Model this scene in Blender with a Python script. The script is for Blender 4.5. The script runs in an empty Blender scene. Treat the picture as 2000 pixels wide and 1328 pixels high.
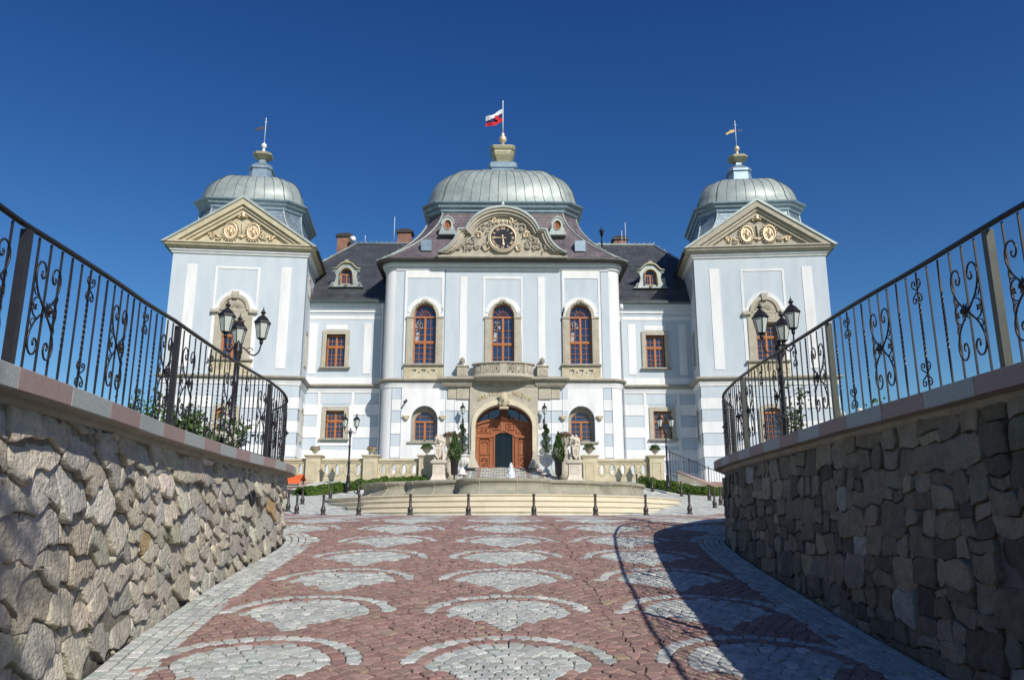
import bpy, bmesh, math, random
import numpy as np
from mathutils import Vector, Matrix, noise
from mathutils.geometry import tessellate_polygon
R = math.radians
SC = bpy.context.scene
# ------------------------------------------------------------------ camera, sky, sun, exposure
cam = bpy.data.objects.new('camera', bpy.data.cameras.new('camera'))
SC.collection.objects.link(cam)
cam.data.sensor_width = 36.0; cam.data.lens = 27.95
cam.data.clip_start = 0.05; cam.data.clip_end = 3000
cam.location = (0, 0, 1.75)
cam.rotation_euler = (R(90 + 13.43), 0, R(-0.72))
SC.camera = cam
SUN = Vector((0.68, -1.15, 1.0)).normalized()
elev = math.asin(SUN.z); azim = math.atan2(SUN.x, SUN.y)
w = bpy.data.worlds.new('World'); SC.world = w; w.use_nodes = True
nt = w.node_tree; bg = nt.nodes['Background']
sky = nt.nodes.new('ShaderNodeTexSky'); sky.sky_type = 'NISHITA'
sky.sun_disc = False; sky.sun_elevation = elev; sky.sun_rotation = azim
sky.altitude = 0; sky.air_density = 1.05; sky.dust_density = 0.3; sky.ozone_density = 4.0
hs = nt.nodes.new('ShaderNodeHueSaturation'); hs.inputs['Saturation'].default_value = 1.32; hs.inputs['Hue'].default_value = .508; hs.inputs['Value'].default_value = 1.12
nt.links.new(sky.outputs[0], hs.inputs['Color']); tcw = nt.nodes.new('ShaderNodeTexCoord'); sxw = nt.nodes.new('ShaderNodeSeparateXYZ'); rw = nt.nodes.new('ShaderNodeValToRGB'); mw = nt.nodes.new('ShaderNodeMix')
rw.color_ramp.elements[0].position = .0; rw.color_ramp.elements[0].color = (1.1, 1.32, 1.2, 1); rw.color_ramp.elements[1].position = .62; rw.color_ramp.elements[1].color = (1.25, .85, .98, 1)
mw.data_type = 'RGBA'; mw.blend_type = 'MULTIPLY'; mw.inputs[0].default_value = 1.0
nt.links.new(tcw.outputs['Generated'], sxw.inputs[0]); nt.links.new(sxw.outputs[2], rw.inputs[0]); nt.links.new(hs.outputs[0], mw.inputs[6]); nt.links.new(rw.outputs[0], mw.inputs[7]); nt.links.new(mw.outputs[2], bg.inputs[0]); bg.inputs[1].default_value = 0.082
sl = bpy.data.lights.new('sun', 'SUN'); sl.energy = 5.0; sl.angle = R(0.5); sl.color = (1.0, 0.95, 0.86)
so = bpy.data.objects.new('sun', sl); SC.collection.objects.link(so)
so.rotation_euler = SUN.to_track_quat('Z', 'Y').to_euler()
SC.view_settings.view_transform = 'Standard'; SC.view_settings.look = 'None'
SC.view_settings.exposure = -0.12; SC.view_settings.gamma = 1.0

# ------------------------------------------------------------------ materials
def nm(n):
    m = bpy.data.materials.new(n); m.use_nodes = True
    return m, m.node_tree, m.node_tree.nodes['Principled BSDF']
def pmat(n, c1, c2=None, scale=4, rough=.8, bump=0., bscale=30, metal=0., attr=False, spec=.3, c3=None, stretch=(1, 1, 1), dist=.01):
    m, t, b = nm(n); N = t.nodes.new; K = t.links.new
    tc = N('ShaderNodeTexCoord'); mp = N('ShaderNodeMapping'); mp.inputs['Scale'].default_value = stretch
    K(tc.outputs['Object'], mp.inputs[0])
    no = N('ShaderNodeTexNoise'); no.inputs['Scale'].default_value = scale; no.inputs['Detail'].default_value = 6; no.inputs['Roughness'].default_value = .65
    K(mp.outputs[0], no.inputs['Vector'])
    rp = N('ShaderNodeValToRGB'); rp.color_ramp.elements[0].position = .33; rp.color_ramp.elements[1].position = .68
    c2 = c2 or c1
    rp.color_ramp.elements[0].color = (*c1, 1); rp.color_ramp.elements[1].color = (*c2, 1)
    if c3:
        e = rp.color_ramp.elements.new(.5); e.color = (*c3, 1)
    K(no.outputs[0], rp.inputs[0]); col = rp.outputs[0]
    if attr:
        a = N('ShaderNodeAttribute'); a.attribute_name = 'col'
        mx = N('ShaderNodeMix'); mx.data_type = 'RGBA'; mx.blend_type = 'MULTIPLY'; mx.inputs[0].default_value = 1
        K(a.outputs['Color'], mx.inputs[6]); K(col, mx.inputs[7]); col = mx.outputs[2]
    K(col, b.inputs['Base Color'])
    b.inputs['Roughness'].default_value = rough; b.inputs['Metallic'].default_value = metal
    b.inputs['Specular IOR Level'].default_value = spec
    if bump:
        n2 = N('ShaderNodeTexNoise'); n2.inputs['Scale'].default_value = bscale; n2.inputs['Detail'].default_value = 8
        K(tc.outputs['Object'], n2.inputs['Vector'])
        bp = N('ShaderNodeBump'); bp.inputs['Strength'].default_value = bump; bp.inputs['Distance'].default_value = dist
        K(n2.outputs[0], bp.inputs['Height']); K(bp.outputs[0], b.inputs['Normal'])
    return m
def tilemat(n, c1, c2, cm, w_, h_, rough=.5, metal=0., off=.5, bump=.6):
    m, t, b = nm(n); N = t.nodes.new; K = t.links.new
    tc = N('ShaderNodeTexCoord'); sx = N('ShaderNodeSeparateXYZ'); K(tc.outputs['Object'], sx.inputs[0])
    ad = N('ShaderNodeMath'); ad.operation = 'ADD'; K(sx.outputs[0], ad.inputs[0]); K(sx.outputs[1], ad.inputs[1])
    cb = N('ShaderNodeCombineXYZ'); K(ad.outputs[0], cb.inputs[0]); K(sx.outputs[2], cb.inputs[1])
    br = N('ShaderNodeTexBrick'); br.offset = off; K(cb.outputs[0], br.inputs['Vector'])
    br.inputs['Scale'].default_value = 1; br.inputs['Brick Width'].default_value = w_; br.inputs['Row Height'].default_value = h_
    br.inputs['Mortar Size'].default_value = .014; br.inputs['Mortar Smooth'].default_value = .6; br.inputs['Bias'].default_value = 0
    br.inputs['Color1'].default_value = (*c1, 1); br.inputs['Color2'].default_value = (*c2, 1); br.inputs['Mortar'].default_value = (*cm, 1)
    no = N('ShaderNodeTexNoise'); no.inputs['Scale'].default_value = 1.3; no.inputs['Detail'].default_value = 5; K(tc.outputs['Object'], no.inputs['Vector'])
    mr = N('ShaderNodeMapRange'); mr.inputs[1].default_value = .3; mr.inputs[2].default_value = .7; mr.inputs[3].default_value = .75; mr.inputs[4].default_value = 1.3
    K(no.outputs[0], mr.inputs[0])
    mx = N('ShaderNodeVectorMath'); mx.operation = 'SCALE'; K(br.outputs[0], mx.inputs[0]); K(mr.outputs[0], mx.inputs['Scale'])
    K(mx.outputs[0], b.inputs['Base Color'])
    b.inputs['Roughness'].default_value = rough; b.inputs['Metallic'].default_value = metal
    bp = N('ShaderNodeBump'); bp.inputs['Strength'].default_value = bump; bp.inputs['Distance'].default_value = .03; bp.invert = True
    K(br.outputs['Fac'], bp.inputs['Height']); K(bp.outputs[0], b.inputs['Normal'])
    return m
M = {}
M['blue'] = pmat('blue_plaster', (.47, .535, .595), (.545, .605, .655), 1.4, .9, .25, 40, c3=(.515, .575, .63), stretch=(1, 1, .25))
M['white'] = pmat('white_plaster', (.66, .67, .67), (.80, .81, .81), 1.3, .9, .2, 40, c3=(.745, .755, .76), stretch=(1, 1, .22))
M['joint'] = pmat('plaster_joint', (.16, .2, .27), (.2, .24, .3), 3, .9)
M['stone'] = pmat('grey_beige_stone', (.37, .34, .27), (.50, .455, .37), 2.5, .85, .35, 25, dist=.02)
M['stoned'] = pmat('weathered_stone', (.27, .25, .205), (.40, .365, .30), 3, .85, .4, 25, dist=.02)
M['sand'] = pmat('yellow_sandstone', (.45, .395, .275), (.60, .54, .40), 2.2, .88, .35, 30, c3=(.53, .47, .33), dist=.02)
M['cream'] = pmat('cream_sandstone', (.58, .515, .38), (.68, .61, .47), 1.8, .85, .25, 30)
M['basin'] = pmat('basin_stone', (.25, .235, .18), (.37, .345, .27), 1.6, .8, .35, 30, c3=(.30, .285, .22))
M['pinkstone'] = pmat('pale_pink_stone', (.55, .46, .38), (.66, .57, .48), 4, .85, .5, 30, dist=.02)
M['gold'] = pmat('gilding', (.70, .54, .34), (.86, .72, .52), 8, .45, .3, 40, metal=.5)
M['goldd'] = pmat('aged_gilding', (.34, .31, .21), (.48, .44, .30), 6, .5, .2, 40, metal=.4)
M['zinc'] = pmat('patinated_zinc', (.29, .335, .32), (.46, .50, .47), 1.1, .5, .12, 8, metal=.3, c3=(.37, .42, .40))
M['zincd'] = pmat('zinc_seam', (.09, .12, .12), (.13, .16, .16), 3, .5, metal=.4)
M['zincb'] = pmat('bluish_zinc', (.22, .30, .36), (.33, .42, .47), 2.5, .4, .15, 10, metal=.5)
M['gutter'] = pmat('dark_metal_gutter', (.07, .065, .06), (.11, .10, .095), 3, .5, metal=.3)
M['white_metal'] = pmat('white_metal', (.75, .76, .78), None, 3, .35)
M['mansard'] = tilemat('mauve_shingles', (.16, .13, .14), (.12, .10, .115), (.06, .05, .06), .34, .24, .45)
M['slate'] = tilemat('dark_slate', (.062, .067, .077), (.045, .05, .06), (.02, .022, .027), .4, .22, .5)
M['drum'] = tilemat('silver_shingles', (.30, .37, .42), (.24, .31, .37), (.12, .16, .2), .3, .2, .35, .5)
M['darkroof'] = tilemat('brown_shingles', (.10, .085, .09), (.08, .065, .075), (.03, .03, .03), .34, .24, .5)
M['wood'] = pmat('orange_stained_wood', (.38, .14, .05), (.47, .18, .065), 5, .45, spec=.4)
M['door'] = pmat('chestnut_wood', (.24, .09, .042), (.35, .14, .07), 2.5, .5, .3, 20, c3=(.32, .11, .048), stretch=(3, 3, .5))
M['doord'] = pmat('dark_carved_wood', (.10, .03, .015), (.16, .05, .02), 3, .5)
M['iron'] = pmat('black_wrought_iron', (.014, .013, .016), (.022, .021, .026), 10, .42, spec=.4)
M['ironb'] = pmat('bronze_black_cast_iron', (.03, .024, .02), (.05, .04, .033), 10, .4, .2, 60, spec=.5)
M['irong'] = pmat('grey_green_painted_steel', (.055, .06, .05), (.085, .09, .072), 5, .45)
M['brick'] = tilemat('red_brick', (.33, .15, .10), (.27, .12, .08), (.25, .2, .16), .25, .075, .85)
M['black'] = pmat('clock_face_black', (.012, .013, .02), (.02, .02, .03), 3, .5)
M['granite'] = pmat('grey_granite', (.32, .345, .33), (.46, .485, .46), 60, .75, .2, 120, c3=(.37, .39, .375))
M['granitep'] = pmat('pink_granite', (.30, .215, .195), (.40, .30, .275), 60, .75, .2, 120, c3=(.35, .255, .235))
M['cob'] = pmat('paving_stones', (.62, .62, .62), (1.0, 1.0, 1.0), 45, .82, .5, 90, attr=True, dist=.006)
M['bedding'] = pmat('dark_joint_sand', (.045, .042, .036), (.09, .08, .065), 20, .95, .4, 60)
M['rubble'] = pmat('rubble_stones', (.70, .69, .655), (1.16, 1.12, 1.04), 9, .9, .9, 28, attr=True, dist=.03)
M['mortar_shade'] = pmat('shade_darkened_mortar', (.15, .135, .105), (.30, .27, .21), 7, .95, .6, 40, dist=.02)  # left wall mortar, darkened to paint the shadows under its stones
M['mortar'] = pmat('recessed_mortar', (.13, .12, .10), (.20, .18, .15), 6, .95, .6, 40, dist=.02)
M['plaza'] = pmat('plaza_paving', (.75, .75, .75), (1.1, 1.08, 1.05), 9, .85, .4, 40, attr=True)
M['soil'] = pmat('garden_soil', (.05, .04, .025), (.09, .075, .045), 6, .95, .5, 30)
M['grass'] = pmat('grass_green', (.03, .07, .015), (.06, .11, .03), 5, .95, .5, 60)
M['leaf'] = pmat('green_leaves', (.028, .07, .014), (.085, .15, .03), 3, .6, spec=.25)
M['leafd'] = pmat('dark_topiary_leaves', (.015, .04, .01), (.04, .085, .018), 6, .6, spec=.25)
M['leafh'] = pmat('hedge_leaves', (.05, .10, .015), (.12, .19, .035), 2, .6, spec=.25)
M['petalw'] = pmat('white_petals', (.75, .74, .66), (.85, .84, .78), 6, .7)
M['petalr'] = pmat('dark_red_flowers', (.22, .04, .04), (.34, .10, .08), 6, .7)
M['bark'] = pmat('stem_bark', (.07, .05, .03), (.12, .09, .06), 8, .9)
M['potw'] = pmat('white_cast_stone', (.66, .66, .64), (.76, .76, .74), 6, .7, .2, 30)
M['potb'] = pmat('black_planter', (.012, .012, .016), (.02, .02, .025), 6, .3, spec=.5)
M['statue'] = pmat('pale_carved_stone', (.56, .49, .40), (.70, .63, .53), 5, .85, .6, 25, dist=.02)
M['orange'] = pmat('orange_canvas', (.62, .11, .03), (.72, .14, .04), 3, .8)
M['flagw'] = pmat('flag_white', (.7, .72, .76)); M['flagb'] = pmat('flag_navy', (.02, .03, .12)); M['flagr'] = pmat('flag_red', (.55, .02, .03))
def glass(n, c, rough=.05, spec=.8, trans=0):
    m, t, b = nm(n); b.inputs['Base Color'].default_value = (*c, 1); b.inputs['Roughness'].default_value = rough
    b.inputs['Specular IOR Level'].default_value = spec
    return m
M['pane'] = pmat('window_pane', (.008, .02, .06), (.03, .06, .14), 1.7, .05, .12, 2.2, spec=1.0)
M['panedoor'] = glass('door_pane', (.006, .010, .016), .03, .35)
M['frost'] = glass('frosted_lantern_glass', (.50, .54, .50), .35, .6)
def watermat():
    m, t, b = nm('falling_water'); b.inputs['Base Color'].default_value = (.85, .88, .92, 1); b.inputs['Roughness'].default_value = .25
    b.inputs['Alpha'].default_value = .8
    return m
M['water'] = watermat()
M['bronze'] = pmat('bronze_letters', (.36, .26, .10), (.46, .34, .14), 8, .45, metal=.4)
M['drape'] = pmat('ivory_drape', (.30, .33, .36), (.42, .43, .42), 6, .6)

# ------------------------------------------------------------------ mesh helper
class MB:
    def __init__(s, T=None): s.v = []; s.f = []; s.m = []; s.c = []; s.T = T; s.sm = []
    def add(s, vs, fs, mi=0, col=None, sm=False):
        o = len(s.v)
        if s.T is not None: vs = [s.T @ Vector(p) for p in vs]
        s.v.extend([tuple(p) for p in vs]); s.f.extend([tuple(i + o for i in f) for f in fs])
        n = len(fs); s.m.extend([mi] * n); s.c.extend([col] * n); s.sm.extend([sm] * n)
        return s
    def box(s, x0, x1, y0, y1, z0, z1, mi=0):
        v = [(x0, y0, z0), (x1, y0, z0), (x1, y1, z0), (x0, y1, z0), (x0, y0, z1), (x1, y0, z1), (x1, y1, z1), (x0, y1, z1)]
        return s.add(v, [(3, 2, 1, 0), (4, 5, 6, 7), (0, 1, 5, 4), (1, 2, 6, 5), (2, 3, 7, 6), (3, 0, 4, 7)], mi)
    def bbox(s, x0, x1, y0, y1, z0, z1, b=.02, mi=0):      # bevelled-edge box
        vs = []; 
        def ring(i, z): return [(x0 + i, y0, z), (x1 - i, y0, z), (x1, y0 + i, z), (x1, y1 - i, z), (x1 - i, y1, z), (x0 + i, y1, z), (x0, y1 - i, z), (x0, y0 + i, z)]
        def ringi(d, z): return [(x0 + b, y0 + d, z), (x1 - b, y0 + d, z), (x1 - d, y0 + b, z), (x1 - d, y1 - b, z), (x1 - b, y1 - d, z), (x0 + b, y1 - d, z), (x0 + d, y1 - b, z), (x0 + d, y0 + b, z)]
        rs = [ringi(b, z0), ring(b, z0 + b), ring(b, z1 - b), ringi(b, z1)]
        return s.loft(rs, True, True, True, mi)
    def loft(s, rings, closed=True, cap0=False, cap1=False, mi=0, sm=False):
        n = len(rings[0]); vs = [p for r in rings for p in r]; fs = []
        for i in range(len(rings) - 1):
            for j in range(n if closed else n - 1):
                k = (j + 1) % n; fs.append((i * n + j, i * n + k, (i + 1) * n + k, (i + 1) * n + j))
        if cap0: fs.append(tuple(range(n))[::-1])
        if cap1: fs.append(tuple((len(rings) - 1) * n + j for j in range(n)))
        return s.add(vs, fs, mi, None, sm)
    def lathe(s, prof, n=16, c=(0, 0, 0), mi=0, sm=True, cap=True):
        rs = [[(c[0] + r * math.cos(2 * math.pi * j / n), c[1] + r * math.sin(2 * math.pi * j / n), c[2] + z) for j in range(n)] for r, z in prof]
        return s.loft(rs, True, cap, cap, mi, sm)
    def tube(s, pts, r, n=6, mi=0, sm=True, square=False, closed=False):
        pts = [Vector(p) for p in pts]; rs = []; N = len(pts)
        if square: n = 4
        up = None
        for i, p in enumerate(pts):
            if closed: d = pts[(i + 1) % N] - pts[i - 1]
            else: d = pts[min(i + 1, N - 1)] - pts[max(i - 1, 0)]
            d.normalize()
            if up is None: up = Vector((0, 0, 1)) if abs(d.z) < .9 else Vector((0, 1, 0))
            a = d.cross(up).normalized(); b = a.cross(d).normalized(); up = b
            rr = r[i] if isinstance(r, (list, tuple)) else r
            ph = math.pi / 4 if square else 0
            q = 1.414 if square else 1
            rs.append([p + (a * math.cos(ph + 2 * math.pi * j / n) + b * math.sin(ph + 2 * math.pi * j / n)) * rr * q for j in range(n)])
        if closed: rs.append(rs[0])
        return s.loft(rs, True, not closed, not closed, mi, sm and not square)
    def plate(s, outer, holes=(), y0=0, y1=.1, mi=0, back=False, side=True, smi=None):
        loops = [outer] + list(holes)
        tri = tessellate_polygon([[Vector((x, z, 0)) for x, z in l] for l in loops])
        P = [p for l in loops for p in l]
        fs = []
        for t in tri:
            a, b, c = (P[i] for i in t)
            ar = (b[0] - a[0]) * (c[1] - a[1]) - (b[1] - a[1]) * (c[0] - a[0])
            if abs(ar) < 1e-9: continue
            fs.append(tuple(t) if ar > 0 else tuple(t[::-1]))
        s.add([(x, y0, z) for x, z in P], fs, mi)
        if back: s.add([(x, y1, z) for x, z in P], [f[::-1] for f in fs], mi)
        if side:
            o = 0
            for li, l in enumerate(loops):
                n = len(l); vs = [(x, y0, z) for x, z in l] + [(x, y1, z) for x, z in l]
                ar = sum(l[i][0] * l[(i + 1) % n][1] - l[(i + 1) % n][0] * l[i][1] for i in range(n))
                ccw = (ar > 0) == (li == 0)
                f = [(j, n + j, n + (j + 1) % n, (j + 1) % n) for j in range(n)]
                s.add(vs, f if ccw else [q[::-1] for q in f], mi if smi is None else smi)
        return s
    def sweep(s, plan, prof, closed=False, mi=0, sm=False, zf=None):
        n = len(plan); rings = []
        for i in range(n):
            p = Vector(plan[i]); 
            a = Vector(plan[i - 1]) if (i > 0 or closed) else None
            b = Vector(plan[(i + 1) % n]) if (i < n - 1 or closed) else None
            def nr(u, v): d = (v - u).normalized(); return Vector((d.y, -d.x))
            if a is None: m = nr(p, b)
            elif b is None: m = nr(a, p)
            else:
                n1, n2 = nr(a, p), nr(p, b); m = (n1 + n2).normalized(); m = m / max(.35, m.dot(n1))
            z = zf(i) if zf else 0
            rings.append([(p.x + m.x * o, p.y + m.y * o, zz + z) for o, zz in prof])
        if closed: rings.append(rings[0])
        return s.loft(rings, False, False, False, mi, sm)
    def build(s, name, mats, parent=None, smooth=None):
        me = bpy.data.meshes.new(name)
        if parent is not None:
            o = Vector(root_of(parent)['_o'])
            R_ = root_of(parent)['_r']; Ri = Matrix.Rotation(-R_, 4, 'Z')
            vs = [tuple(Ri @ (Vector(p) - o)) for p in s.v]
        else: vs = s.v
        me.from_pydata(vs, [], s.f); 
        for m_ in (mats if isinstance(mats, (list, tuple)) else [mats]): me.materials.append(M[m_] if isinstance(m_, str) else m_)
        me.polygons.foreach_set('material_index', s.m)
        me.polygons.foreach_set('use_smooth', s.sm if smooth is None else [smooth] * len(s.f))
        if any(c is not None for c in s.c):
            at = me.color_attributes.new('col', 'FLOAT_COLOR', 'CORNER'); buf = []
            for f, c in zip(s.f, s.c):
                c = c or (1, 1, 1); buf.extend([c[0], c[1], c[2], 1.0] * len(f))
            at.data.foreach_set('color', buf)
        me.update()
        ob = bpy.data.objects.new(name, me); SC.collection.objects.link(ob)
        if parent is not None: ob.parent = parent
        return ob
def root_of(o):
    while o.parent is not None: o = o.parent
    return o
def tag(o, label=None, cat=None, group=None, kind=None):
    if label: o['label'] = label
    if cat: o['category'] = cat
    if group: o['group'] = group
    if kind: o['kind'] = kind
    return o
def thing(name, label, cat, loc=(0, 0, 0), rz=0., group=None):
    o = bpy.data.objects.new(name, None); SC.collection.objects.link(o)
    o.location = loc; o.rotation_euler = (0, 0, rz); o['_o'] = loc; o['_r'] = rz
    o.empty_display_size = .2
    return tag(o, label, cat, group)
def dup(root, loc, label=None, rz=0., scale=1.):
    r = root.copy(); SC.collection.objects.link(r); r.location = loc; r.rotation_euler = (0, 0, rz); r.scale = (scale,) * 3
    if label: r['label'] = label
    for ch in list(root.children):
        c = ch.copy(); SC.collection.objects.link(c); c.parent = r
        for g_ in list(ch.children):
            d = g_.copy(); SC.collection.objects.link(d); d.parent = c
    return r
def arc(cx, cz, rx, rz, a0, a1, n): return [(cx + rx * math.cos(R(a0 + (a1 - a0) * i / n)), cz + rz * math.sin(R(a0 + (a1 - a0) * i / n))) for i in range(n + 1)]
def archp(xc, z0, zs, w_, rise, n=16):       # CCW rectangle with an arched head
    return [(xc - w_ / 2, z0), (xc + w_ / 2, z0)] + arc(xc, zs, w_ / 2, rise, 0, 180, n)
def rect(x0, x1, z0, z1): return [(x0, z0), (x1, z0), (x1, z1), (x0, z1)]
def spiral(cx, cz, r0, turns, a0, sgn=1, n=18, rmin=.15):
    return [(cx + r0 * (1 - (1 - rmin) * t) * math.cos(a0 + sgn * turns * 2 * math.pi * t), cz + r0 * (1 - (1 - rmin) * t) * math.sin(a0 + sgn * turns * 2 * math.pi * t)) for t in [i / n for i in range(n + 1)]]
def offs(poly, d):                            # inward offset of a CCW polygon
    n = len(poly); out = []
    for i in range(n):
        a, p, b = Vector(poly[i - 1]), Vector(poly[i]), Vector(poly[(i + 1) % n])
        d1 = (p - a).normalized(); d2 = (b - p).normalized()
        n1 = Vector((-d1.y, d1.x)); n2 = Vector((-d2.y, d2.x)); m = n1 + n2
        if m.length < 1e-6: m = n1
        m.normalize(); m = m / max(.45, m.dot(n1)); out.append(tuple(p + m * d))
    return out
_tc = {}
def textmesh(ch, size, depth):
    cu = bpy.data.curves.new('t', 'FONT'); cu.body = ch; cu.size = size; cu.extrude = depth / 2; cu.align_x = 'CENTER'; cu.align_y = 'CENTER'; cu.resolution_u = 3
    o = bpy.data.objects.new('t', cu); SC.collection.objects.link(o)
    dg = bpy.context.evaluated_depsgraph_get(); me = o.evaluated_get(dg).to_mesh()
    v = [tuple(x.co) for x in me.vertices]; f = [tuple(p.vertices) for p in me.polygons]
    o.evaluated_get(dg).to_mesh_clear(); bpy.data.objects.remove(o); bpy.data.curves.remove(cu)
    return v, f
def addtext(mb, ch, x, z, y, size, depth, rot=0., mi=0):
    v, f = textmesh(ch, size, depth); c, s_ = math.cos(rot), math.sin(rot)
    mb.add([(x + a * c - b * s_, y - d, z + a * s_ + b * c) for a, b, d in v], f, mi)
def leaves(mb, pts, size, rnd, mi=0, droop=.3):
    for p in pts:
        a = Vector((rnd.gauss(0, 1), rnd.gauss(0, 1), rnd.gauss(0, 1))).normalized()
        b = a.cross(Vector((rnd.gauss(0, 1), rnd.gauss(0, 1), rnd.gauss(0, 1)))).normalized()
        s = size * rnd.uniform(.6, 1.3); p = Vector(p)
        mb.add([p - a * s, p + b * s * .5, p + a * s, p - b * s * .5], [(0, 1, 2, 3)], mi)
def voronoi(pts, rad, clip=None):
    cell = rad; grid = {}
    for i, p in enumerate(pts): grid.setdefault((int(p[0] // cell), int(p[1] // cell)), []).append(i)
    out = []
    for i, (px, py) in enumerate(pts):
        gx, gy = int(px // cell), int(py // cell); nb = []
        for a in (-1, 0, 1):
            for b in (-1, 0, 1):
                for j in grid.get((gx + a, gy + b), ()):
                    if j != i: nb.append(((pts[j][0] - px) ** 2 + (pts[j][1] - py) ** 2, j))
        nb.sort(); r = rad * .62
        poly = [(px - r, py - r), (px + r, py - r), (px + r, py + r), (px - r, py + r)]
        planes = []
        for d2, j in nb[:14]:
            if d2 < 1e-8: continue
            qx, qy = pts[j]; planes.append((qx - px, qy - py, ((qx * qx + qy * qy) - (px * px + py * py)) / 2))
        if clip: planes += clip(px, py)
        for A, B, Cc in planes:
            np_ = []; n = len(poly)
            ds = [A * x + B * y - Cc for x, y in poly]
            if max(ds) <= 0: continue
            for k in range(n):
                d0, d1 = ds[k], ds[(k + 1) % n]; P0, P1 = poly[k], poly[(k + 1) % n]
                if d0 <= 0: np_.append(P0)
                if (d0 < 0 < d1) or (d1 < 0 < d0):
                    t = d0 / (d0 - d1); np_.append((P0[0] + (P1[0] - P0[0]) * t, P0[1] + (P1[1] - P0[1]) * t))
            poly = np_
            if len(poly) < 3: break
        if len(poly) >= 3: out.append((i, poly))
    return out
class Path:
    def __init__(s, pts, step=.12):
        P = [Vector(p) for p in pts]; out = []
        for i in range(len(P) - 1):
            p0, p1, p2, p3 = P[max(i - 1, 0)], P[i], P[i + 1], P[min(i + 2, len(P) - 1)]
            n = max(2, int((p2 - p1).length / step))
            for k in range(n):
                t = k / n
                out.append(.5 * ((2 * p1) + (p2 - p0) * t + (2 * p0 - 5 * p1 + 4 * p2 - p3) * t * t + (3 * p1 - p0 - 3 * p2 + p3) * t ** 3))
        out.append(P[-1]); s.p = out; s.s = [0]
        for a, b in zip(out, out[1:]): s.s.append(s.s[-1] + (b - a).length)
        s.L = s.s[-1]
    def at(s, q):
        q = min(max(q, 0), s.L - 1e-6); lo, hi = 0, len(s.s) - 1
        while hi - lo > 1:
            m = (lo + hi) // 2
            if s.s[m] <= q: lo = m
            else: hi = m
        t = (q - s.s[lo]) / (s.s[hi] - s.s[lo]); p = s.p[lo].lerp(s.p[hi], t)
        a = s.p[max(lo - 1, 0)]; b = s.p[min(hi + 1, len(s.p) - 1)]; d = (b - a).normalized()
        return p, d
    def s_at_y(s, y):
        for i, p in enumerate(s.p):
            if p.y >= y: return s.s[i]
        return s.L
# ------------------------------------------------------------------ terrain
PR = [(-80, -8.9), (0, 0), (16.6, 1.84), (18.4, 1.985), (22, 2.09), (26, 2.19), (29.4, 2.27), (31, 2.30), (33, 2.52), (40, 3.25), (43.5, 3.62), (46, 4.3), (52, 5.84)]
def g(y):
    for (a, b), (c, d) in zip(PR, PR[1:]):
        if y <= c: return b + (d - b) * (y - a) / (c - a)
    return 5.84
LW = Path([(-2.75, -6), (-2.75, 2.0), (-2.9, 4.5), (-3.08, 6.2), (-3.22, 7.2), (-3.33, 8.3), (-3.46, 9.9), (-3.53, 11.3), (-3.57, 12.5), (-3.66, 13.6), (-3.93, 14.7), (-4.6, 15.9), (-5.55, 17.6), (-6.8, 19.2), (-9.0, 20.8), (-13, 22.5), (-20, 24)])
RW = Path([(3.55, -6), (3.38, 2.0), (3.29, 4.5), (3.32, 6.2), (3.33, 7.5), (3.40, 8.9), (3.5, 10.8), (3.65, 12.6), (3.88, 14.1), (4.5, 15.5), (5.6, 17.6), (6.8, 19.6), (9.0, 21.4), (14, 23.2), (20, 24.5)])
def capz(y, side):
    t = (min(max(y, -6), 15.5) - 4.5) / 10.5
    return (2.66 + .17 * t) if side < 0 else (2.74 + .18 * t)
def wall_off(path, s_, side, d):      # point d metres from the face towards the road
    p, t = path.at(s_); n = Vector((t.y, -t.x)) * (-side)
    return p + n * d, t, n
rnd = random.Random(7)

def fan_col(x, y):                    # grey or red stone of the fan pattern
    x -= .06; j = round(x / 2.03); u = x - j * 2.03
    k0 = (y - 7.56) / 1.865
    for k in (math.floor(k0), math.floor(k0) + 1):
        ya = 7.56 + k * 1.865               # apex of the outer band
        cy = ya - .90
        r = math.hypot(u, y - cy)
        if abs(r - .80) < .072 and y > cy - .05 and abs(u) < .875: return 'band'
        if math.hypot(u, y - (cy - .06)) < .645 or (cy - .80 < y < cy):
            # wedge: under the inner arc, above two flanking arcs
            if y > cy - .13 and r < .70 and math.hypot(u, y - (cy - .06)) < .645: return 'wedge'
            if y <= cy - .13 and abs(u) < .02 + .61 * max(0, (y - (cy - .83)) / .70) ** 1.45: return 'wedge'
    return 'red'
GREY = [(.53, .555, .52), (.45, .48, .45), (.60, .62, .575), (.50, .52, .485)]
RED = [(.35, .225, .195), (.30, .195, .17), (.39, .26, .225), (.335, .23, .19), (.355, .215, .188)]
def jit(c, r, a=.10): k = 1 + r.uniform(-a, a); return tuple(max(0, q * k * (1 + r.uniform(-.03, .03))) for q in c)
def stone_top(mb, poly, cx, cy, zf, col, r, inset=.92, h=.028, hi=0., mi=0):
    n = len(poly); tl = (r.uniform(-.03, .03), r.uniform(-.03, .03)); dz = r.uniform(-.004, .004) + hi
    def ring(k, dzz): return [(cx + (x - cx) * k, cy + (y - cy) * k, zf(cx + (x - cx) * k, cy + (y - cy) * k) + dzz + dz + (x - cx) * tl[0] + (y - cy) * tl[1]) for x, y in poly]
    vs = ring(inset, -h) + ring(inset, -.009) + ring(inset * .84, 0)
    fs = []
    for i in range(2):
        for j in range(n):
            k = (j + 1) % n; fs.append((i * n + j, i * n + k, (i + 1) * n + k, (i + 1) * n + j))
    fs.append(tuple(2 * n + j for j in range(n)))
    mb.add(vs, fs, mi, col)
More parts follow.
